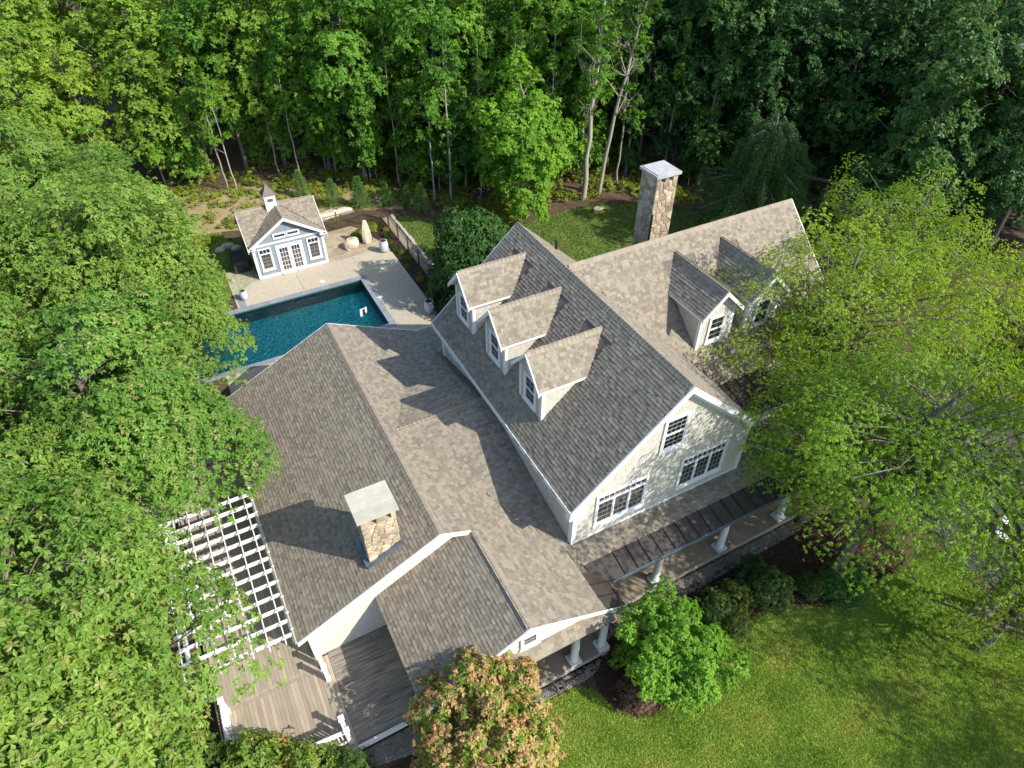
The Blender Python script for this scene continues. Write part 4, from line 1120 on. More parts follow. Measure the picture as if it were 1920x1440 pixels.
# cupola
cx, cy = 5.2, 44.6
mb = MB(); mb.box((cx - .36, cy - .36, 3.7), (cx + .36, cy + .36, 5.05)); mb.box((cx - .40, cy - .40, 4.93), (cx + .40, cy + .40, 5.06)); cup = add('cupola', mb, M['white'], ph)
w_ = window(cup, (cx - .23, cy - .362, 4.55), (1, 0, 0), (0, 0, 1), (0, -1, 0), .46, .30, cols=3, rows=2, casing=.04, sill=False)
for c_ in list(w_.children): c_.parent = cup
mb = MB(); prof = [(.47, 0), (.36, .11), (.24, .28), (.12, .50), (.02, .70)]
for (r0, z0), (r1, z1) in zip(prof, prof[1:]):
    q = [(-1, -1), (1, -1), (1, 1), (-1, 1)]
    for i in range(4):
        a, b2 = q[i], q[(i + 1) % 4]
        mb.quad((cx + a[0] * r0, cy + a[1] * r0, 5.06 + z0), (cx + b2[0] * r0, cy + b2[1] * r0, 5.06 + z0), (cx + b2[0] * r1, cy + b2[1] * r1, 5.06 + z1), (cx + a[0] * r1, cy + a[1] * r1, 5.06 + z1))
mb.quad(*[(cx + a * .47, cy + b2 * .47, 5.06) for a, b2 in q][::-1]); mb.tube([(cx, cy, 5.73), (cx, cy, 5.93)], [.03, .01], 6)
add('cupola_roof', mb, M['copper'], cup)
# dark cabinets left of the pool house
for i, (xa, ya, h) in enumerate(((1.7, 44.0, .9), (1.7, 45.0, .75))):
    t = thing('equipment_cabinet', ('dark equipment cabinet nearest the patio, left of pool house', 'dark equipment cabinet further back, left of pool house')[i], 'cabinet', (xa + .5, ya + .4, 0))
    mb = MB(); mb.box((xa, ya, .06), (xa + 1.0, ya + .8, h)); add('body', mb, M['equip'], t)
    mb = MB(); mb.box((xa - .03, ya - .03, h), (xa + 1.03, ya + .83, h + .05)); add('lid', mb, M['black'], t)
    mb = MB()
    for q in range(5): mb.box((xa + .1, ya - .012, .2 + q * .1), (xa + .9, ya + .0, .24 + q * .1))
    add('louvers', mb, M['black'], t)

# ------------------------------------------------------------------ timber deck, rails, pergola
deck = thing('timber_deck', 'weathered wooden deck with two plank directions beside the house', 'deck', (-2, 12, 0))
mb = MB(); mb.box((-4.75, 12.4, .05), (-.66, 24, .36)); mb.box((-2.75, 10.6, .05), (-.66, 12.4, .36)); mb.box((-4.2, 11.5, .05), (-2.7, 12.5, .36)); mb.box((-.66, 10.42, .05), (4.7, 14.25, .355)); add('deck_frame', mb, M['seam'], deck)
x = -4.72
BW = .142
while x < -1.0:
    for a, b2 in ((10.75 + max(0, (-2.5 - x)) * .75, 13.72), (13.99, 24.0)):
        mb = MB(); mb.box((x, a, .362), (x + BW - .007, b2, .40 + random.uniform(-.002, .002))); add('deck_board', mb, M['deck'], deck)
    x += BW
for a in (13.725, 13.86):
    mb = MB(); mb.box((-4.72, a, .362), (-1.0, a + .128, .401)); add('deck_board', mb, M['deck'], deck)
for a in (-.985, -.842, -.70):
    mb = MB(); mb.box((a, 10.45, .362), (a + .136, 14.2, .402)); add('deck_board', mb, M['deck'], deck)
y = 10.46
while y < 14.2:
    cut = random.choice((None, None, 1.0, 2.4, .3))
    for a, b2 in ([(-.55, 4.7)] if cut is None else [(-.55, cut), (cut + .006, 4.7)]):
        mb = MB(); mb.box((a, y, .362), (b2, y + BW - .007, .40 + random.uniform(-.002, .002))); add('deck_board', mb, M['deck2'], deck)
    y += BW
mb = MB(); mb.box((-.98, 10.36, .10), (4.7, 10.445, .385)); add('fascia_board', mb, M['white'], deck)
mb = MB(); mb.bar((-4.80, 12.3, .25), (-4.80, 24, .25), .05, .3); add('fascia_board', mb, M['deck'], deck)
# rail posts with caps
def post(x, y, lab, h=1.05):
    t = thing('rail_post', lab, 'post', (x, y, .4), group='white capped deck posts')
    mb = MB(); mb.box((x - .075, y - .075, .402), (x + .075, y + .075, .4 + h)); add('shaft', mb, M['white'], t)
    mb = MB(); mb.box((x - .11, y - .11, .4 + h), (x + .11, y + .11, .43 + h)); mb.box((x - .09, y - .09, .43 + h), (x + .09, y + .09, .46 + h)); add('cap', mb, M['white'], t)
    mb = MB(); mb.box((x - .09, y - .09, .402), (x + .09, y + .09, .52)); add('base', mb, M['white'], t)
post(-.86, 13.78, 'white post standing against the cream gable wall corner')
post(-.81, 13.22, 'white post just in front of the wall corner post')
post(-.80, 11.14, 'white post behind the front deck corner post')
post(-.76, 10.66, 'white post at the front deck corner by the railing')
post(-4.42, 13.75, 'white post at the back end of the left deck rail')
post(-4.45, 12.2, 'white post at the front end of the left deck rail')
def railing(p, q, lab, n):
    t = thing('deck_railing', lab, 'railing', ((p[0] + q[0]) / 2, (p[1] + q[1]) / 2, .4))
    p, q = Vector(p), Vector(q)
    for z, w, h, nm in ((.98, .13, .05, 'top_rail'), (.14, .06, .07, 'bottom_rail')):
        mb = MB(); mb.bar(p + Vector((0, 0, z)), q + Vector((0, 0, z)), w, h); add(nm, mb, M['white'], t)
    for i in range(1, n):
        b0 = p + (q - p) * i / n; mb = MB(); mb.bar(b0 + Vector((0, 0, .14)), b0 + Vector((0, 0, .97)), .045, .045, (1, 0, 0)); add('baluster', mb, M['white'], t)
railing((-2.62, 10.78, .4), (-.84, 10.66, .4), 'white baluster railing along the front deck edge', 14)
railing((-4.46, 12.28, .4), (-4.42, 13.66, .4), 'white railing on the left edge of the deck', 10)
pg = thing('pergola', 'white lattice pergola over the deck beside the low roof', 'pergola', (-3.2, 18, .4))
for i, y in enumerate(np.arange(14.42, 22.1, .612)):
    mb = MB(); l = -5.35 + .1 * math.sin(i)
    mb.box((l, y - .022, 2.36), (-1.46, y + .022, 2.56)); add('rafter', mb, M['white'], pg)
for x in np.arange(-1.72, -5.4, -.575):
    mb = MB(); mb.box((x - .02, 14.05, 2.565), (x + .02, 22.1, 2.62)); add('purlin', mb, M['white'], pg)
for y in (14.6, 18.2, 21.8):
    mb = MB(); mb.box((-5.1, y - .09, .402), (-4.92, y + .09, 2.2)); add('post', mb, M['white'], pg)
mb = MB(); mb.box((-5.08, 14.1, 2.2), (-4.94, 22.1, 2.358)); mb.box((-1.5, 14.2, 2.2), (-1.43, 22.1, 2.358)); add('beam', mb, M['white'], pg)
# white patio loungers below the oaks
for i, (x, y) in enumerate(((-4.6, 29.0), (-2.1, 27.1))):
    t = thing('lounge_chair', ('white cushioned lounge chair glimpsed under the oaks, further from house', 'white cushioned lounge chair glimpsed under the oaks beside the low roof')[i], 'lounge chair', (x, y, 0), .4 + i)
    t2 = MB()
    off = Vector((x, y, 0))
    mb = MB(); mb.box((x - .95, y - .33, .28), (x + .5, y + .33, .42)); add('cushion', mb, M['cushion'], t)
    mb = MB(); mb.obox((x + .78, y, .58), (.28, 0, .22), (0, .33, 0), (-.04, 0, .06)); add('backrest', mb, M['cushion'], t)
    for sx in (-.9, .45):
        for sy in (-.3, .3):
            mb = MB(); mb.box((x + sx - .03, y + sy - .03, 0.016), (x + sx + .03, y + sy + .03, .28)); add('leg', mb, M['white'], t)
# bench seen through the right tree
t = thing('garden_bench', 'white slatted bench glimpsed through the right-hand tree by the driveway', 'bench', (28.6, 5.4, 0), .3)
for i in range(4):
    mb = MB(); mb.box((27.9, 5.2 + i * .13, .42), (29.3, 5.29 + i * .13, .45)); add('slat', mb, M['white'], t)
for i in range(3):
    mb = MB(); mb.box((27.9, 5.72, .52 + i * .14), (29.3, 5.75, .61 + i * .14)); add('slat', mb, M['white'], t)
for x in (28.0, 29.2):
    for y in (5.24, 5.70):
        mb = MB(); mb.box((x - .03, y - .03, .018), (x + .03, y + .03, .42 if y < 5.5 else .95)); add('leg', mb, M['white'], t)

# ------------------------------------------------------------------ wooden play frame in the woods
pf = thing('play_frame', 'weathered wooden climbing frame with ladder ramp under the dark trees', 'play frame', (44.5, 28.3, 0))
def beam(a, b2, w=.10, h=.12, nm='beam'):
    mb = MB(); mb.bar(a, b2, w, h, (0, 0, 1) if abs(a[0] - b2[0]) + abs(a[1] - b2[1]) > .01 else (1, 0, 0)); return add(nm, mb, M['wood'], pf)
for x, y in ((43.0, 30.5), (45.2, 29.6), (44.4, 27.2), (46.6, 26.3)):
    beam((x, y, 0), (x, y, 3.2), nm='post')
beam((43.0, 30.5, 1.7), (45.2, 29.6, 1.7)); beam((44.4, 27.2, 1.7), (46.6, 26.3, 1.7)); beam((43.0, 30.5, 1.7), (44.4, 27.2, 1.7)); beam((45.2, 29.6, 1.7), (46.6, 26.3, 1.7))
beam((43.0, 30.5, 2.6), (44.4, 27.2, 2.6)); beam((45.2, 29.6, 2.6), (46.6, 26.3, 2.6)); beam((44.4, 27.2, 2.6), (46.6, 26.3, 2.6)); beam((42.2, 33.5, 3.1), (45.8, 27.6, 3.15), .14, .2)
for i in range(12):
    tt = i / 11; a = Vector((43.05, 30.4, 1.76)).lerp(Vector((44.4, 27.3, 1.76)), tt); beam(a, a + Vector((2.2, -.9, 0)), .22, .04, 'board')
for dx, dy in ((0, 0), (1.15, -.45)):
    beam((43.5 + dx, 28.0 + dy, 1.7), (40.6 + dx * .9, 26.0 + dy, .1), .08, .14, 'ladder_rail')
for i in range(9):
    tt = (i + .5) / 9; a = Vector((43.5, 28.0, 1.7)).lerp(Vector((40.6, 26.0, .1)), tt); beam(a, a + Vector((1.1, -.45, 0)), .10, .05, 'rung')
bt = thing('picnic_table', 'weathered picnic table behind the climbing frame', 'table', (43.5, 34.0, 0), -.4)
def tb(a, b2, nm):
    mb = MB(); mb.box(a, b2); add(nm, mb, M['wood'], bt)
for i in range(5): tb((42.5, 33.6 + i * .16, .70), (44.5, 33.74 + i * .16, .75), 'board')
for yy in (33.0, 34.8):
    for i in range(2): tb((42.5, yy + i * .15, .42), (44.5, yy + .13 + i * .15, .46), 'seat_board')
for xx in (42.8, 44.2):
    tb((xx - .04, 33.1, .34), (xx + .04, 34.9, .42), 'crossbar'); tb((xx - .05, 33.7, 0), (xx + .05, 33.8, .7), 'leg'); tb((xx - .05, 34.2, 0), (xx + .05, 34.3, .7), 'leg')

# ------------------------------------------------------------------ vegetation
def nrm(a):
    return a / np.maximum(np.linalg.norm(a, axis=-1, keepdims=True), 1e-9)
def leaf_quads(P, D, Nn, Ln, W, fold=.12):
    D = nrm(D); S = nrm(np.cross(D, Nn)); Nn = np.cross(S, D)
    Ln = np.broadcast_to(np.asarray(Ln)[..., None], P.shape[:-1] + (1,)); W = np.broadcast_to(np.asarray(W)[..., None], P.shape[:-1] + (1,))
    m_ = P + D * Ln * .5 + Nn * W * fold
    V = np.stack([P, m_ + S * W * .5, P + D * Ln - Nn * Ln * .06, m_ - S * W * .5], axis=-2)
    return V.reshape(-1, 3)
def quads_mesh(name, V, mat):
    return npmesh(name, V, np.arange(len(V)).reshape(-1, 4), mat)
def foliage(r, C, A, rc, nros, nleaf, Ln, W, flat=.3, droop=.35, ndroop=.3, spread=.6):
    """pads of leaf rosettes: centres C (n,3), axes A, radii rc"""
    n = len(C); A = nrm(A)
    t1 = nrm(np.cross(A, np.array([.3, .9, .1]))); t2 = np.cross(A, t1)
    th = r.uniform(0, 2 * np.pi, (n, nros)); q = np.sqrt(r.uniform(0, 1, (n, nros)))
    wob = 1 + .3 * np.sin(3 * th + r.uniform(0, 6, (n, 1))) + .15 * np.sin(5 * th + r.uniform(0, 6, (n, 1)))
    rad = q * rc[:, None] * wob
    hgt = -droop * rad ** 2 / rc[:, None] + r.normal(0, .5, (n, nros)) * rc[:, None] * flat
    out = t1[:, None] * np.cos(th)[..., None] + t2[:, None] * np.sin(th)[..., None]
    Pp = C[:, None] + out * rad[..., None] + A[:, None] * hgt[..., None]
    ax = nrm(A[:, None] + out * (.5 * q)[..., None] + r.normal(0, .25, (n, nros, 3)))
    b1 = nrm(np.cross(ax, np.array([.2, .5, .8]))); b2 = np.cross(ax, b1)
    ph = r.uniform(0, 2 * np.pi, (n, nros, 1)) + np.arange(nleaf) * 2 * np.pi / nleaf + r.normal(0, .3, (n, nros, nleaf))
    D = b1[:, :, None] * np.cos(ph)[..., None] + b2[:, :, None] * np.sin(ph)[..., None] + out[:, :, None] * spread * .5 - ax[:, :, None] * ndroop + r.normal(0, .22, (n, nros, nleaf, 3))
    Nn = ax[:, :, None] + r.normal(0, .3, (n, nros, nleaf, 3))
    Ls = Ln * r.uniform(.65, 1.25, (n, nros, nleaf)); Ws = W * r.uniform(.7, 1.2, (n, nros, nleaf))
    P0 = np.broadcast_to(Pp[:, :, None], D.shape)
    return leaf_quads(P0, D, Nn, Ls, Ws)

def shell_clumps(r, n, Rx, Ry, Rz, zc, lo=-.55, inner=.25, bump=.22):
    """clump centres over an irregular ellipsoid; returns centres and axes"""
    C, A = [], []; ph = r.uniform(0, 6.3, 4); i = 0
    while len(C) < n:
        z = r.uniform(lo, 1); t = r.uniform(0, 2 * np.pi); s = math.sqrt(max(0, 1 - z * z))
        d = np.array([s * math.cos(t), s * math.sin(t), z])
        f = 1 + bump * (math.sin(2 * t + ph[0]) * .5 + math.sin(3 * t + ph[1] + 2 * z) * .6 + math.sin(5 * z + ph[2] + t) * .6)
        k = f * (r.uniform(.35, .7) if r.random() < inner else r.uniform(.8, 1.02))
        c = d * np.array([Rx, Ry, Rz]) * k + np.array([0, 0, zc])
        if all(np.linalg.norm(c - o) > .27 * (Rx * Ry * Rz) ** (1 / 3) * (30 / n) ** .4 for o in C[-80:]) or i > 4000:
            C.append(c); A.append(d * .6 + np.array([0, 0, .75]))
        i += 1
    return np.array(C), np.array(A)

def skeleton(mb, r, H, zc, C, r0, every=1, lean=(0, 0), rmin=.012, sides=6, trunk_top=None):
    """tapered wobbling trunk with limbs bent to the clump centres"""
    top = trunk_top or H * .92; k = 9; pts, rad = [], []
    wob = r.normal(0, .012 * H, (k, 2)); wob[0] = 0
    for i in range(k):
        t = i / (k - 1); pts.append((lean[0] * t * t * H + wob[i, 0] * t, lean[1] * t * t * H + wob[i, 1] * t, top * t)); rad.append(r0 * (1.35 if i == 0 else 1) * (1 - .82 * t) + .01)
    pts[0] = (pts[0][0], pts[0][1], -.1)
    mb.tube(pts, rad, sides + 2, cap=False)
    P = np.array(pts)
    for c in C[::every]:
        zt = min(max(c[2] - (.25 + .35 * r.random()) * np.hypot(c[0], c[1]) - .2, .22 * top), top * .96); t = zt / top
        i = min(int(t * (k - 1)), k - 2); f = t * (k - 1) - i
        p0 = P[i] * (1 - f) + P[i + 1] * f; rr = max(rmin * 1.4, (r0 * (1 - .82 * t)) * .42)
        mid = (p0 + c) / 2 + np.array([0, 0, .10 * np.linalg.norm(c - p0)]) + r.normal(0, .05, 3) * np.linalg.norm(c - p0)
        q = [p0, p0 * .45 + mid * .5 + c * .05, mid * .75 + c * .25, c]
        mb.tube(q, [rr, rr * .75, rr * .5, rmin], max(4, sides - 2), cap=False)

def trunk_mesh(name, mb, mat):
    me = bpy.data.meshes.new(name); me.from_pydata(mb.v, [], mb.f); me.materials.append(mat)
    me.polygons.foreach_set('use_smooth', [True] * len(me.polygons)); return me

def broadleaf(seed, H, R_, zc, Rz, n, rc, nros, nleaf, Ln, W, mat, bark, r0=.2, lo=-.55, inner=.25, flat=.3, droop=.35, ndroop=.3, every=1, lean=(0, 0), bump=.22, extra=None):
    r = np.random.default_rng(seed)
    C, A = shell_clumps(r, n, R_, R_, Rz, zc, lo, inner, bump)
    rcs = rc * r.uniform(.6, 1.25, n)
    mb = MB(); skeleton(mb, r, H, zc, C - np.array([0, 0, .15 * rc]), r0, every, lean)
    V = foliage(r, C, A, rcs, nros, nleaf, Ln, W, flat, droop, ndroop)
    out = {'trunk': trunk_mesh('trunk', mb, bark), 'crown': quads_mesh('crown', V, mat)}
    if extra:
        V2 = foliage(r, C + nrm(A) * rc * .12, A, rcs * 1.02, extra[0], nleaf, Ln, W, flat * 1.1, droop, ndroop)
        out['new_growth'] = quads_mesh('new_growth', V2, extra[1])
    return out

def plant(name, proto, loc, label, cat='tree', rz=None, sc=1.0, group=None, mats=None, tilt=None):
    t = thing(name, label, cat, loc, random.uniform(0, 6.28) if rz is None else rz, sc, group)
    if tilt:
        t.rotation_euler = (tilt[0], tilt[1], t.rotation_euler[2])
    for nm, me in proto.items():
        o = addmesh(nm, me, t)
        if mats and nm in mats:
            o.material_slots[0].link = 'OBJECT'; o.material_slots[0].material = mats[nm]
    return t

# ---- prototypes
oakP = [broadleaf(s, 12.5, 4.7, 7.4, 4.7, 160, 1.02, 72, 6, .185, .088, M['oakleaf'], M['bark'], .26, lo=-.45, extra=(6, M['oaktip'])) for s in (101, 102, 103)]
forP = []
for s in range(6):
    r = np.random.default_rng(200 + s); H = 15 + 2 * r.random()
    forP.append(broadleaf(200 + s, H, 3.1 + .6 * r.random(), H * .57, H * .43, 84, .95, 34, 6, .28, .155, M['mid'], M['bark'], .16, lo=-.8, inner=.3, flat=.35))
tallP = []
for s in range(3):       # high thin crowns on long bare stems
    H = 17; tallP.append(broadleaf(300 + s, H, 2.5, H * .70, H * .29, 48, .9, 30, 6, .30, .16, M['mid'], M['palebark'], .15, lo=-.8, every=1, lean=(.03 * (s - 1), .02)))
locP = [broadleaf(s, 11.5, 5.0, 7.0, 4.3, 150, 1.05, 92, 6, .095, .056, M['locust'], M['bark'], .24, lo=-.92, inner=.35, flat=.42, droop=.9, ndroop=.55, bump=.3) for s in (401, 402)]
locP.append(broadleaf(403, 11.5, 5.0, 7.4, 4.3, 115, 1.15, 70, 6, .095, .055, M['locust'], M['bark'], .24, lo=-.88, inner=.3, flat=.42, droop=.9, ndroop=.55, bump=.3))
locP.append(broadleaf(404, 11.5, 4.8, 8.0, 3.7, 130, 1.0, 84, 6, .095, .055, M['locust'], M['bark'], .24, lo=-.62, inner=.3, flat=.42, droop=.9, ndroop=.55, bump=.3, lean=(.05, -.03)))
mapP = broadleaf(501, 10.6, 3.7, 6.0, 4.6, 110, .85, 40, 6, .25, .17, M['bright'], M['palebark'], .15, lo=-.85)
greenP = broadleaf(601, 4.6, 1.95, 2.75, 1.85, 80, .52, 52, 6, .15, .085, M['vivid'], M['bark'], .09, lo=-.8, inner=.3, flat=.45, ndroop=.5, bump=.28)
redP = broadleaf(701, 4.9, 2.55, 2.5, 2.25, 120, .5, 26, 6, .15, .085, M['olive'], M['bark'], .1, lo=-.7, inner=.3, flat=.4, bump=.1, extra=(24, M['redleaf']))
underP = [broadleaf(800 + s, 5, 1.6, 3.0, 2.0, 26, .7, 26, 6, .22, .13, M['mid'], M['palebark'], .06, lo=-.8) for s in range(2)]
def bush(seed, R_, Rz, n, rc, nros, Ln, W, mat, bark=None):
    r = np.random.default_rng(seed)
    C, A = shell_clumps(r, n, R_, R_, Rz, Rz * .75, -.6, .15, .1)
    mb = MB()
    for c in C[::2]:
        mb.tube([(c[0] * .1, c[1] * .1, -.02), (c[0] * .45, c[1] * .45, c[2] * .5), tuple(c)], [.03, .02, .008], 4, cap=False)
    C[:, 2] = np.maximum(C[:, 2], .12)
    return {'stems': trunk_mesh('stems', mb, bark or M['bark']), 'foliage': quads_mesh('foliage', foliage(r, C, A, rc * r.uniform(.7, 1.2, n), nros, 5, Ln, W, .35, .3, .2), mat)}
ballP = bush(901, .55, .55, 60, .22, 30, .05, .03, M['boxwood'])
shrubP = [bush(910 + s, .8, .75, 40, .36, 30, .10, .055, M['shrub']) for s in range(2)]
rhodoP = bush(920, 1.5, 1.5, 60, .5, 30, .16, .07, M['dark'])
brownP = bush(930, .7, .55, 40, .3, 26, .08, .035, M['brownleaf'])
fluffP = bush(940, .75, .6, 34, .36, 26, .13, .075, M['fern'])
def conifer(seed, H, R_, mat, nl=16, bark=None, per=70):
    r = np.random.default_rng(seed); Vs = []; mb = MB(); mb.tube([(0, 0, -.05), (0, 0, H * .5), (0, 0, H)], [.035 * H / 2, .02 * H / 2, .006], 6, cap=False)
    for i in range(nl):
        z = H * (.06 + .92 * i / nl); L0 = R_ * (1 - i / nl) ** .85 + .05; nb = 7 if i < nl * .7 else 5
        for b in range(nb):
            a = 2 * math.pi * b / nb + i * .9 + r.uniform(-.25, .25); l = L0 * r.uniform(.75, 1.15); up = .18 + .5 * i / nl
            d = np.array([math.cos(a), math.sin(a), up]); p0 = np.array([0, 0, z]); mb.tube([tuple(p0), tuple(p0 + d * l)], [.012, .004], 3, cap=False)
            t = r.uniform(.12, 1.02, per); P = p0 + d * l * t[:, None] + r.normal(0, .025, (per, 3))
            D = d * .7 + r.normal(0, .55, (per, 3)) + np.array([0, 0, .25]); Vs.append(leaf_quads(P, D, r.normal(0, 1, (per, 3)), r.uniform(.08, .17, per), np.full(per, .022), 0))
    return {'trunk': trunk_mesh('trunk', mb, bark or M['bark']), 'needles': quads_mesh('needles', np.vstack(Vs), mat)}
pineP = conifer(950, 2.6, .85, M['needle']); pine2P = conifer(951, 2.2, .6, M['needle'], 14); coneP = conifer(952, 1.9, .95, M['needle2'], 14, per=110)

# ---- big oaks on the left
OAK_RZ = (.3, 2.0, 4.2, 1.1, 5.0, 2.7, .9, 3.5, 4.6, 1.7)
S_OAK = [  # x, y, scale, proto, label
    (-4.3, 34.6, 1.02, 0, 'broad oak with its crown edge over the far left end of the pool'),
    (-5.3, 23.7, .98, 1, 'broad oak whose branches reach over the low roof eave'),
    (-7.5, 13.3, 1.02, 2, 'broad oak overhanging the pergola and left deck rail'),
    (-12.4, 28.5, 1.10, 1, 'broad oak at the left frame edge behind the eave oak'),
    (-11.8, 19.2, 1.0, 0, 'broad oak at the left frame edge level with the pergola'),
    (-12.6, 39.0, 1.12, 2, 'broad oak at the left frame edge above the pool oak'),
    (-9.0, 10.6, 1.0, 1, 'broad oak in the bottom left corner'),
    (-2.5, 31.3, .70, 2, 'small oak between the low roof and the hidden left end of the pool'),
    (-9.2, 47.5, 1.02, 1, 'broad oak at the upper left standing just before the lime green woods'),
    (-4.8, 45.0, .80, 0, 'smaller oak beside the side lawn left of the pool house'),
]
for i, (x, y, s, k, lab) in enumerate(S_OAK):
    plant('oak_tree', oakP[k], (x, y, 0), lab, 'tree', rz=OAK_RZ[i], sc=s, group='broad oaks left of the house')
# ---- right hand feathery trees
for i, (x, y, s, k, lab) in enumerate(((19.7, 7.4, 1.08, 3, 'feathery light green tree at the porch end with leaning trunk'),
                        (24.6, 14.8, 1.08, 1, 'feathery light green tree covering the right end of the wing roof'),
                        (24.2, 3.4, 1.28, 2, 'feathery light green tree drooping over the lawn edge and driveway'),
                        (32.6, 10.2, 1.0, 0, 'feathery light green tree at the right frame edge'),
                        (35.4, 19.0, .92, 1, 'feathery light green tree by the right edge below the dark woods'))):
    plant('feathery_tree', locP[k], (x, y, 0), lab, 'tree', rz=(.4, 2.2, 1.0, 3.3, 5.1)[i], sc=(s * .95, s * .95, s * (1.14 if k == 2 else 1)), group='feathery trees right of the house')
plant('feathery_tree', locP[0], (26.0, -10.5, 0), 'feathery tree just outside the frame shading the lower right lawn', 'tree', sc=1.0)
plant('feathery_tree', locP[2], (22.6, 2.4, 0), 'low feathery tree at the right lawn edge under the taller ones', 'tree', rz=2.0, sc=.74)
plant('feathery_tree', locP[0], (21.0, 10.4, 0), 'lower feathery tree close to the right end of the porch', 'tree', rz=2.9, sc=.8)
plant('green_tree', greenP, (10.55, 7.2, 0), 'small vivid green tree in the mulch bed before the porch', 'tree', rz=1.0, sc=.98)
plant('red_tipped_tree', redP, (3.35, 8.3, 0), 'round tree with orange red new leaves at the bottom edge', 'tree', rz=.4)
plant('maple_tree', mapP, (23.2, 42.0, 0), 'bright green maple at the woods edge behind the main roof peak', 'tree', rz=.5)

# ---- weeping conifer behind the wing
r = np.random.default_rng(77); mb = MB(); Vs = []
mb.tube([(0, 0, 0), (.2, .1, 3), (-.1, .2, 6), (.4, 0, 8.7)], [.22, .17, .11, .03], 8, cap=False)
saps = []
for i in range(84):
    a = r.uniform(0, 6.28); z0 = r.uniform(2.5, 8.4); l = (3.1 * (1 - (z0 - 2.5) / 6.6) + .5) * r.uniform(.6, 1.1); tip = np.array([l * math.cos(a), l * math.sin(a), z0 + .35 - .16 * l * l * .3])
    p0 = np.array([0, 0, z0]); mid = (p0 + tip) / 2 + np.array([0, 0, .5]); mb.tube([tuple(p0), tuple(mid), tuple(tip)], [.05, .035, .012], 4, cap=False)
    for s in range(16):
        t = r.uniform(.25, 1); q = (1 - t) ** 2 * p0 + 2 * t * (1 - t) * mid + t * t * tip + r.normal(0, .12, 3); dl = min(q[2] - .1, r.uniform(1.0, 2.9)); m_ = int(dl / .035)
        tt = np.linspace(0, 1, m_); out = np.array([math.cos(a), math.sin(a), 0]) * .25 * dl
        P = q + out * (tt * (1.6 - tt))[:, None] * .6 - np.array([0, 0, 1]) * (dl * tt ** 1.25)[:, None] + r.normal(0, .05, (m_, 3))
        D = np.array([0, 0, -.8]) + r.normal(0, .55, (m_, 3)); Vs.append(leaf_quads(P, D, r.normal(0, 1, (m_, 3)), r.uniform(.09, .16, m_), np.full(m_, .04), .1))
weepP = {'trunk': trunk_mesh('trunk', mb, M['bark']), 'crown': quads_mesh('crown', np.vstack(Vs), M['weep'])}
plant('weeping_tree', weepP, (37.2, 31.6, 0), 'dark weeping conifer with drooping branches behind the wing roof', 'tree', sc=(1.5, 1.5, 1.0))

# ---- pale bare-stemmed trees
def bare_tree(seed, H, r0, lean, nb, ncl):
    r = np.random.default_rng(seed); mb = MB(); k = 12; pts = []; rad = []
    for i in range(k):
        t = i / (k - 1); pts.append((lean[0] * H * t ** 1.4 + r.normal(0, .05), lean[1] * H * t ** 1.4 + r.normal(0, .05), H * t)); rad.append(r0 * (1 - .85 * t) + .01)
    mb.tube(pts, rad, 8, cap=False); tips = []
    for b in range(nb):
        t = r.uniform(.42, .97); i = min(int(t * (k - 1)), k - 2); p = np.array(pts[i]); a = r.uniform(0, 6.28); l = r.uniform(1.2, 3.6) * (1.25 - t)
        d = np.array([math.cos(a), math.sin(a), r.uniform(.5, 1.2)]); q = p + d * l * .5 + r.normal(0, .1, 3); e = q + (d + np.array([0, 0, .3])) * l * .5 + r.normal(0, .15, 3)
        mb.tube([tuple(p), tuple(q), tuple(e)], [rad[i] * .42, rad[i] * .25, .012], 4, cap=False); tips.append(e)
        for s in range(4):
            f = r.uniform(.3, 1); o = p + (e - p) * f; g = o + r.normal(0, .5, 3) + np.array([0, 0, .4]); mb.tube([tuple(o), tuple(g)], [.016, .006], 3, cap=False); tips.append(g)
    C = np.array(tips)[r.permutation(len(tips))[:ncl]]; C = np.vstack([C, np.array(pts[-1])[None] + r.normal(0, .4, (6, 3))])
    return {'trunk': trunk_mesh('trunk', mb, M['palebark']), 'crown': quads_mesh('crown', foliage(r, C, r.normal(0, .4, C.shape) + np.array([0, 0, 1]), np.full(len(C), .55), 16, 6, .24, .14), M['mid'])}
bareA = bare_tree(61, 19, .22, (.03, -.01), 30, 46); bareB = bare_tree(62, 17.5, .17, (.14, -.07), 26, 40); bareC = bare_tree(63, 15, .11, (.0, .0), 10, 26)
plant('pale_trunk_tree', bareA, (29.2, 42.3, 0), 'tall straight pale trunk with bare limbs right of the maple', 'tree', rz=0)
plant('pale_trunk_tree', bareB, (31.0, 42.6, 0), 'pale leaning trunk with bare limbs above the far chimney', 'tree', rz=-.6)
for i, (x, y, s, rz, lab) in enumerate(((19.4, 46.8, .88, 0, 'slim pale tree at the woods edge above the fence corner'), (18.3, 47.7, .7, 1, 'slimmer pale sapling close left of the slim pale tree'),
        (3.7, 57.2, .62, 2, 'leaning pale trunk on the left of the clearing'), (4.3, 56.9, .60, 3.0, 'pale trunk just right of the leaning one in the clearing'),
        (26.0, 48.5, 1.0, 4, 'pale trunk rising behind the maple crown'), (33.2, 43.4, .8, 5, 'thin pale trunk leaning right of the two big pale trunks'), (41.5, 41.5, .85, .4, 'thin pale trunk in the dark woods above the weeping tree'))):
    plant('pale_trunk_tree', bareC, (x, y, 0), lab, 'tree', rz=rz, sc=s)

for x, y, lab in ((41.5, 23.5, 'dark green tree right of the climbing frame, nearest the wing'), (45.5, 21.0, 'dark green tree right of the climbing frame, further from the wing'), (49.0, 24.5, 'dark green tree behind the climbing frame on the right')):
    plant('woodland_tree', forP[int(x) % 6], (x, y, 0), lab, 'tree', sc=1.05, mats={'crown': M['dark']})
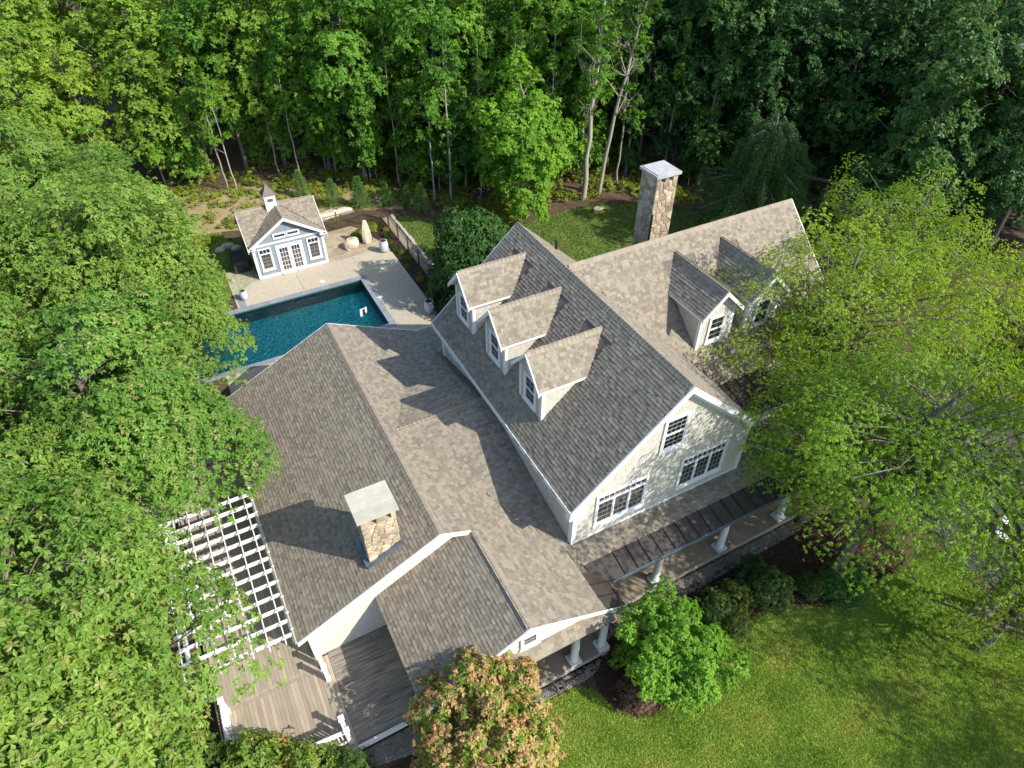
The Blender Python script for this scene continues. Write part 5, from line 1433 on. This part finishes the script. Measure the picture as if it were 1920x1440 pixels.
# more thin pale stems along the front of the woods
for i, (x, y) in enumerate(((8.2, 58.6), (9.6, 56.6), (12.6, 56.2), (14.8, 53.6), (16.6, 51.4), (20.6, 49.2), (22.0, 46.6), (24.9, 46.2), (27.6, 45.2), (35.0, 44.6), (37.4, 42.4), (39.8, 40.2))):
    plant('pale_trunk_tree', bareC, (x, y, 0), 'thin pale stem, ' + 'first second third fourth fifth sixth seventh eighth ninth tenth eleventh twelfth'.split()[i] + ' from the left along the front of the woods', 'tree', rz=i * 1.3, sc=(.62, .62, .75 + .03 * (i % 5)), group='thin pale stems along the woods')
# ---- the woods
edge = [(-30, 66), (-10, 60), (0, 60), (7, 58.5), (12, 55), (17, 51), (21, 47.5), (27, 45.5), (33, 45), (38, 40.5), (43, 37), (47, 33.5), (50, 27), (52, 20), (55, 10), (60, 0)]
def edge_dist(x, y):
    best = 1e9; sgn = 1
    for (xa, ya), (xb, yb) in zip(edge, edge[1:]):
        dx, dy = xb - xa, yb - ya; t = min(1, max(0, ((x - xa) * dx + (y - ya) * dy) / (dx * dx + dy * dy)))
        d = math.hypot(x - xa - t * dx, y - ya - t * dy)
        if d < best:
            best = d; sgn = 1 if dx * (y - ya) - dy * (x - xa) > 0 else -1
    return best * sgn
cand = []; r = np.random.default_rng(5); tries = 0
while tries < 9000 and len(cand) < 230:
    tries += 1
    x, y = r.uniform(-30, 95), r.uniform(8, 100); d = edge_dist(x, y)
    if d < .3 or d > 34: continue
    px, py, dz = proj_px((x, y, 8))
    if dz < 5 or px < -260 or px > 2200: continue
    sp_ = 3.0 if d < 9 else 4.6 if d < 20 else 6.5
    if all((x - a) ** 2 + (y - b) ** 2 > sp_ ** 2 for a, b, _ in cand): cand.append((x, y, d))
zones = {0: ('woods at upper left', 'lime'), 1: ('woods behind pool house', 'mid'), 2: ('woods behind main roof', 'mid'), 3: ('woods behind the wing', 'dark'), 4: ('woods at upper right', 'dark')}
ORD = 'first second third fourth fifth sixth seventh eighth ninth tenth eleventh twelfth thirteenth fourteenth fifteenth sixteenth seventeenth eighteenth nineteenth twentieth'.split()
def nth(i): return ORD[i] if i < 20 else 'twenty-' + ORD[i - 20]
counts = {}
for x, y, d in sorted(cand, key=lambda q: proj_px((q[0], q[1], 6))[0]):
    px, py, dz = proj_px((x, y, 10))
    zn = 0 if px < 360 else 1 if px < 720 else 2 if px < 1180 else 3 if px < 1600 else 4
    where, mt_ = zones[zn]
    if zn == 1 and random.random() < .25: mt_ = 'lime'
    tall = random.random() < (.45 if zn in (1, 2) else .15)
    pr = tallP[random.randrange(3)] if tall else forP[random.randrange(6)]
    s = random.uniform(.85, 1.12) * (.78 if zn == 0 and d < 8 else 1)
    kind_ = {'lime': 'lime green', 'mid': 'mid green', 'dark': 'dark green'}[mt_]
    seen = -40 < proj_px((x, y, 7))[0] < 1960
    if d < 8 and seen:
        counts[zn] = counts.get(zn, 0) + 1
        label = kind_ + ' tree, ' + nth(counts[zn] - 1) + ' from the left along the edge of ' + where
    else:
        label = kind_ + ' tree ' + ('on a tall stem ' if tall else '') + 'deep inside ' + where
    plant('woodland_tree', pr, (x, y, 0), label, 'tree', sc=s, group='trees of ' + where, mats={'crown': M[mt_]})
# understorey saplings along the edge
saps = []
for i in range(84):
    for _ in range(60):
        x, y = r.uniform(-8, 52), r.uniform(22, 62); d = edge_dist(x, y)
        if -.6 < d < 7 and not (5 < x < 17 and d < 1): break
    else: continue
    saps.append((proj_px((x, y, 3))[0], x, y))
saps.sort()
for i, (px, x, y) in enumerate(saps):
    z = 'woods behind the pool house' if px < 720 else 'woods behind the main roof' if px < 1180 else 'dark woods behind the wing'
    counts[z] = counts.get(z, 0) + 1
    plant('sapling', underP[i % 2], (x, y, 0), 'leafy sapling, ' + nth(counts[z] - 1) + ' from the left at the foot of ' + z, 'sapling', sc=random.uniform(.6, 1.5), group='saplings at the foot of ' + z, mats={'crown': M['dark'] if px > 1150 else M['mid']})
# ---- pines by the fence, shrubs and bushes
for x, y, s, p_, lab in ((12.55, 49.3, 1.05, pineP, 'largest bright young pine behind the fence'), (10.7, 50.5, .92, pineP, 'bright young pine left of the largest one'), (14.45, 48.6, 1.0, pine2P, 'slim young pine beyond the fence corner'),
                         (16.0, 47.9, .8, pine2P, 'small shaded pine right of the slim pine'), (16.6, 46.4, .95, pineP, 'shaded pine at the edge of the back lawn'), (8.9, 53.4, .9, pineP, 'young pine right behind the cupola')):
    plant('young_pine', p_, (x, y, 0), lab, 'tree', sc=s)
for x, y, s, lab in ((14.2, 33.0, 1.6, 'dark glossy bush nearest the far dormer'), (15.3, 34.4, 2.0, 'dark glossy bush behind the nearer one by the main roof'), (17.2, 36.4, 1.5, 'glossy bush with sunlit top by the back lawn')):
    plant('bush', rhodoP, (x, y, 0), lab, 'bush', sc=(s * .8, s * .8, s * 1.25))
plant('round_bush', ballP, (18.5, 7.55, 0), 'clipped golden green ball bush nearest the leaning trunk', 'bush', sc=1.0)
plant('round_bush', ballP, (14.45, 7.7, 0), 'clipped golden green ball bush right of the green tree', 'bush', sc=1.02)
plant('conifer_bush', coneP, (16.5, 9.1, 0), 'dark blue green conifer bush by the porch gravel', 'bush', sc=.95)
plant('bush', shrubP[0], (16.75, 8.15, 0), 'leafy mid green bush in front of the conifer bush', 'bush', sc=1.1)
plant('bush', shrubP[1], (15.2, 8.6, 0), 'low dark bush between the green tree and the conifer', 'bush', sc=.9, mats={'foliage': M['boxwood']})
plant('bush', shrubP[1], (19.8, 6.9, 0), 'dark green bush under the feathery tree at the bed end', 'bush', sc=1.1, mats={'foliage': M['dark']})
plant('bush', shrubP[0], (14.2, 8.6, 0), 'green bush hidden behind the vivid green tree', 'bush', sc=.9)
plant('dry_bush', brownP, (9.35, 7.35, 0), 'brown dry bush in the mulch left of the green tree', 'bush', sc=1.0)
for x, y, s, mt_, lab in ((-3.9, 10.9, 1.25, 'tipped', 'reddish tipped shrub at the lower left deck corner'), (-2.4, 9.9, 1.15, 'tipped', 'leafy shrub hiding the front deck rail'), (-5.6, 11.6, 1.2, 'shrub', 'green shrub under the bottom left oaks'),
                          (-1.15, 9.55, .8, 'shrub', 'pale green shrub at the foot of the front railing'), (-3.3, 8.9, 1.1, 'mid', 'leafy shrub at the bottom edge left of the deck'), (-5.0, 9.6, 1.2, 'shrub', 'green shrub at the bottom edge below the oaks')):
    plant('shrub', shrubP[0 if s > 1.18 else 1], (x, y, 0), lab, 'shrub', sc=(s * 1.25, s * 1.25, s * 1.6), mats={'foliage': M[mt_]})
# small plants in the bed along the fence
for i in range(13):
    x, y = 12.6 + .55 * random.random(), 34.6 + i * .93 + random.uniform(-.2, .2)
    plant('border_plant', fluffP if i % 2 else shrubP[1], (x, y, 0), 'small tufted plant in the pool fence border, ' + nth(i) + ' from the house end', 'plant', sc=random.uniform(.2, .36), group='plants in the pool fence border')
for x, y, lab in ((11.25, 45.1, 'leafy green plant behind the standing stone'), (10.6, 44.6, 'bright grassy plant between the two big stones'), (12.1, 45.6, 'leafy plant near the fence corner inside the bed'), (12.3, 32.2, 'climbing plant at the low roof corner by the patio')):
    plant('border_plant', fluffP, (x, y, 0), lab, 'plant', sc=.6)
# low undergrowth along the woods edge and on the clearing
def ground_cover(name, n, pick, mat, Ln, W, hmax, seed):
    r = np.random.default_rng(seed); P = []
    while len(P) < n:
        q = pick(r)
        if q is not None: P.append(q)
    P = np.array(P); C = np.column_stack([P, hmax * r.uniform(.15, 1, n)])
    V = foliage(r, C, r.normal(0, .3, (n, 3)) + np.array([0, 0, 1]), r.uniform(.12, .4, n), 7, 5, Ln, W, .4, .4, .3)
    V[:, 2] = np.maximum(V[:, 2], .015)
    return addmesh(name, quads_mesh(name, V, mat), kind='stuff')
def pick_edge(r):
    x, y = r.uniform(-6, 52), r.uniform(20, 62); d = edge_dist(x, y)
    if d < -3.2 or d > 6 or (x > 37 and r.random() < .8) or (5 < x < 13.8 and y < 48.6): return None
    if x < 17 and r.random() < .6: return None
    if math.sin(x * 1.3 + 1) * math.sin(y * 1.1) + .35 * r.normal() < .05: return None
    return (x, y)
ground_cover('undergrowth', 2600, pick_edge, M['fern'], .17, .09, .5, 31)
def pick_clear(r):
    x, y = r.uniform(-4, 16), r.uniform(48.6, 57)
    if math.sin(x * 1.7) * math.sin(y * 1.9 + 1) + .5 * r.normal() < .25: return None
    return (x, y)
ground_cover('undergrowth', 650, pick_clear, M['fern'], .16, .08, .35, 32)
def pick_back(r):
    x, y = r.uniform(15.5, 24), r.uniform(38, 46)
    if (x - 20) ** 2 / 12 + (y - 42.6) ** 2 / 5 > 1: return None
    return (x, y)
ground_cover('ground_cover', 700, pick_back, M['fern'], .15, .08, .4, 33)
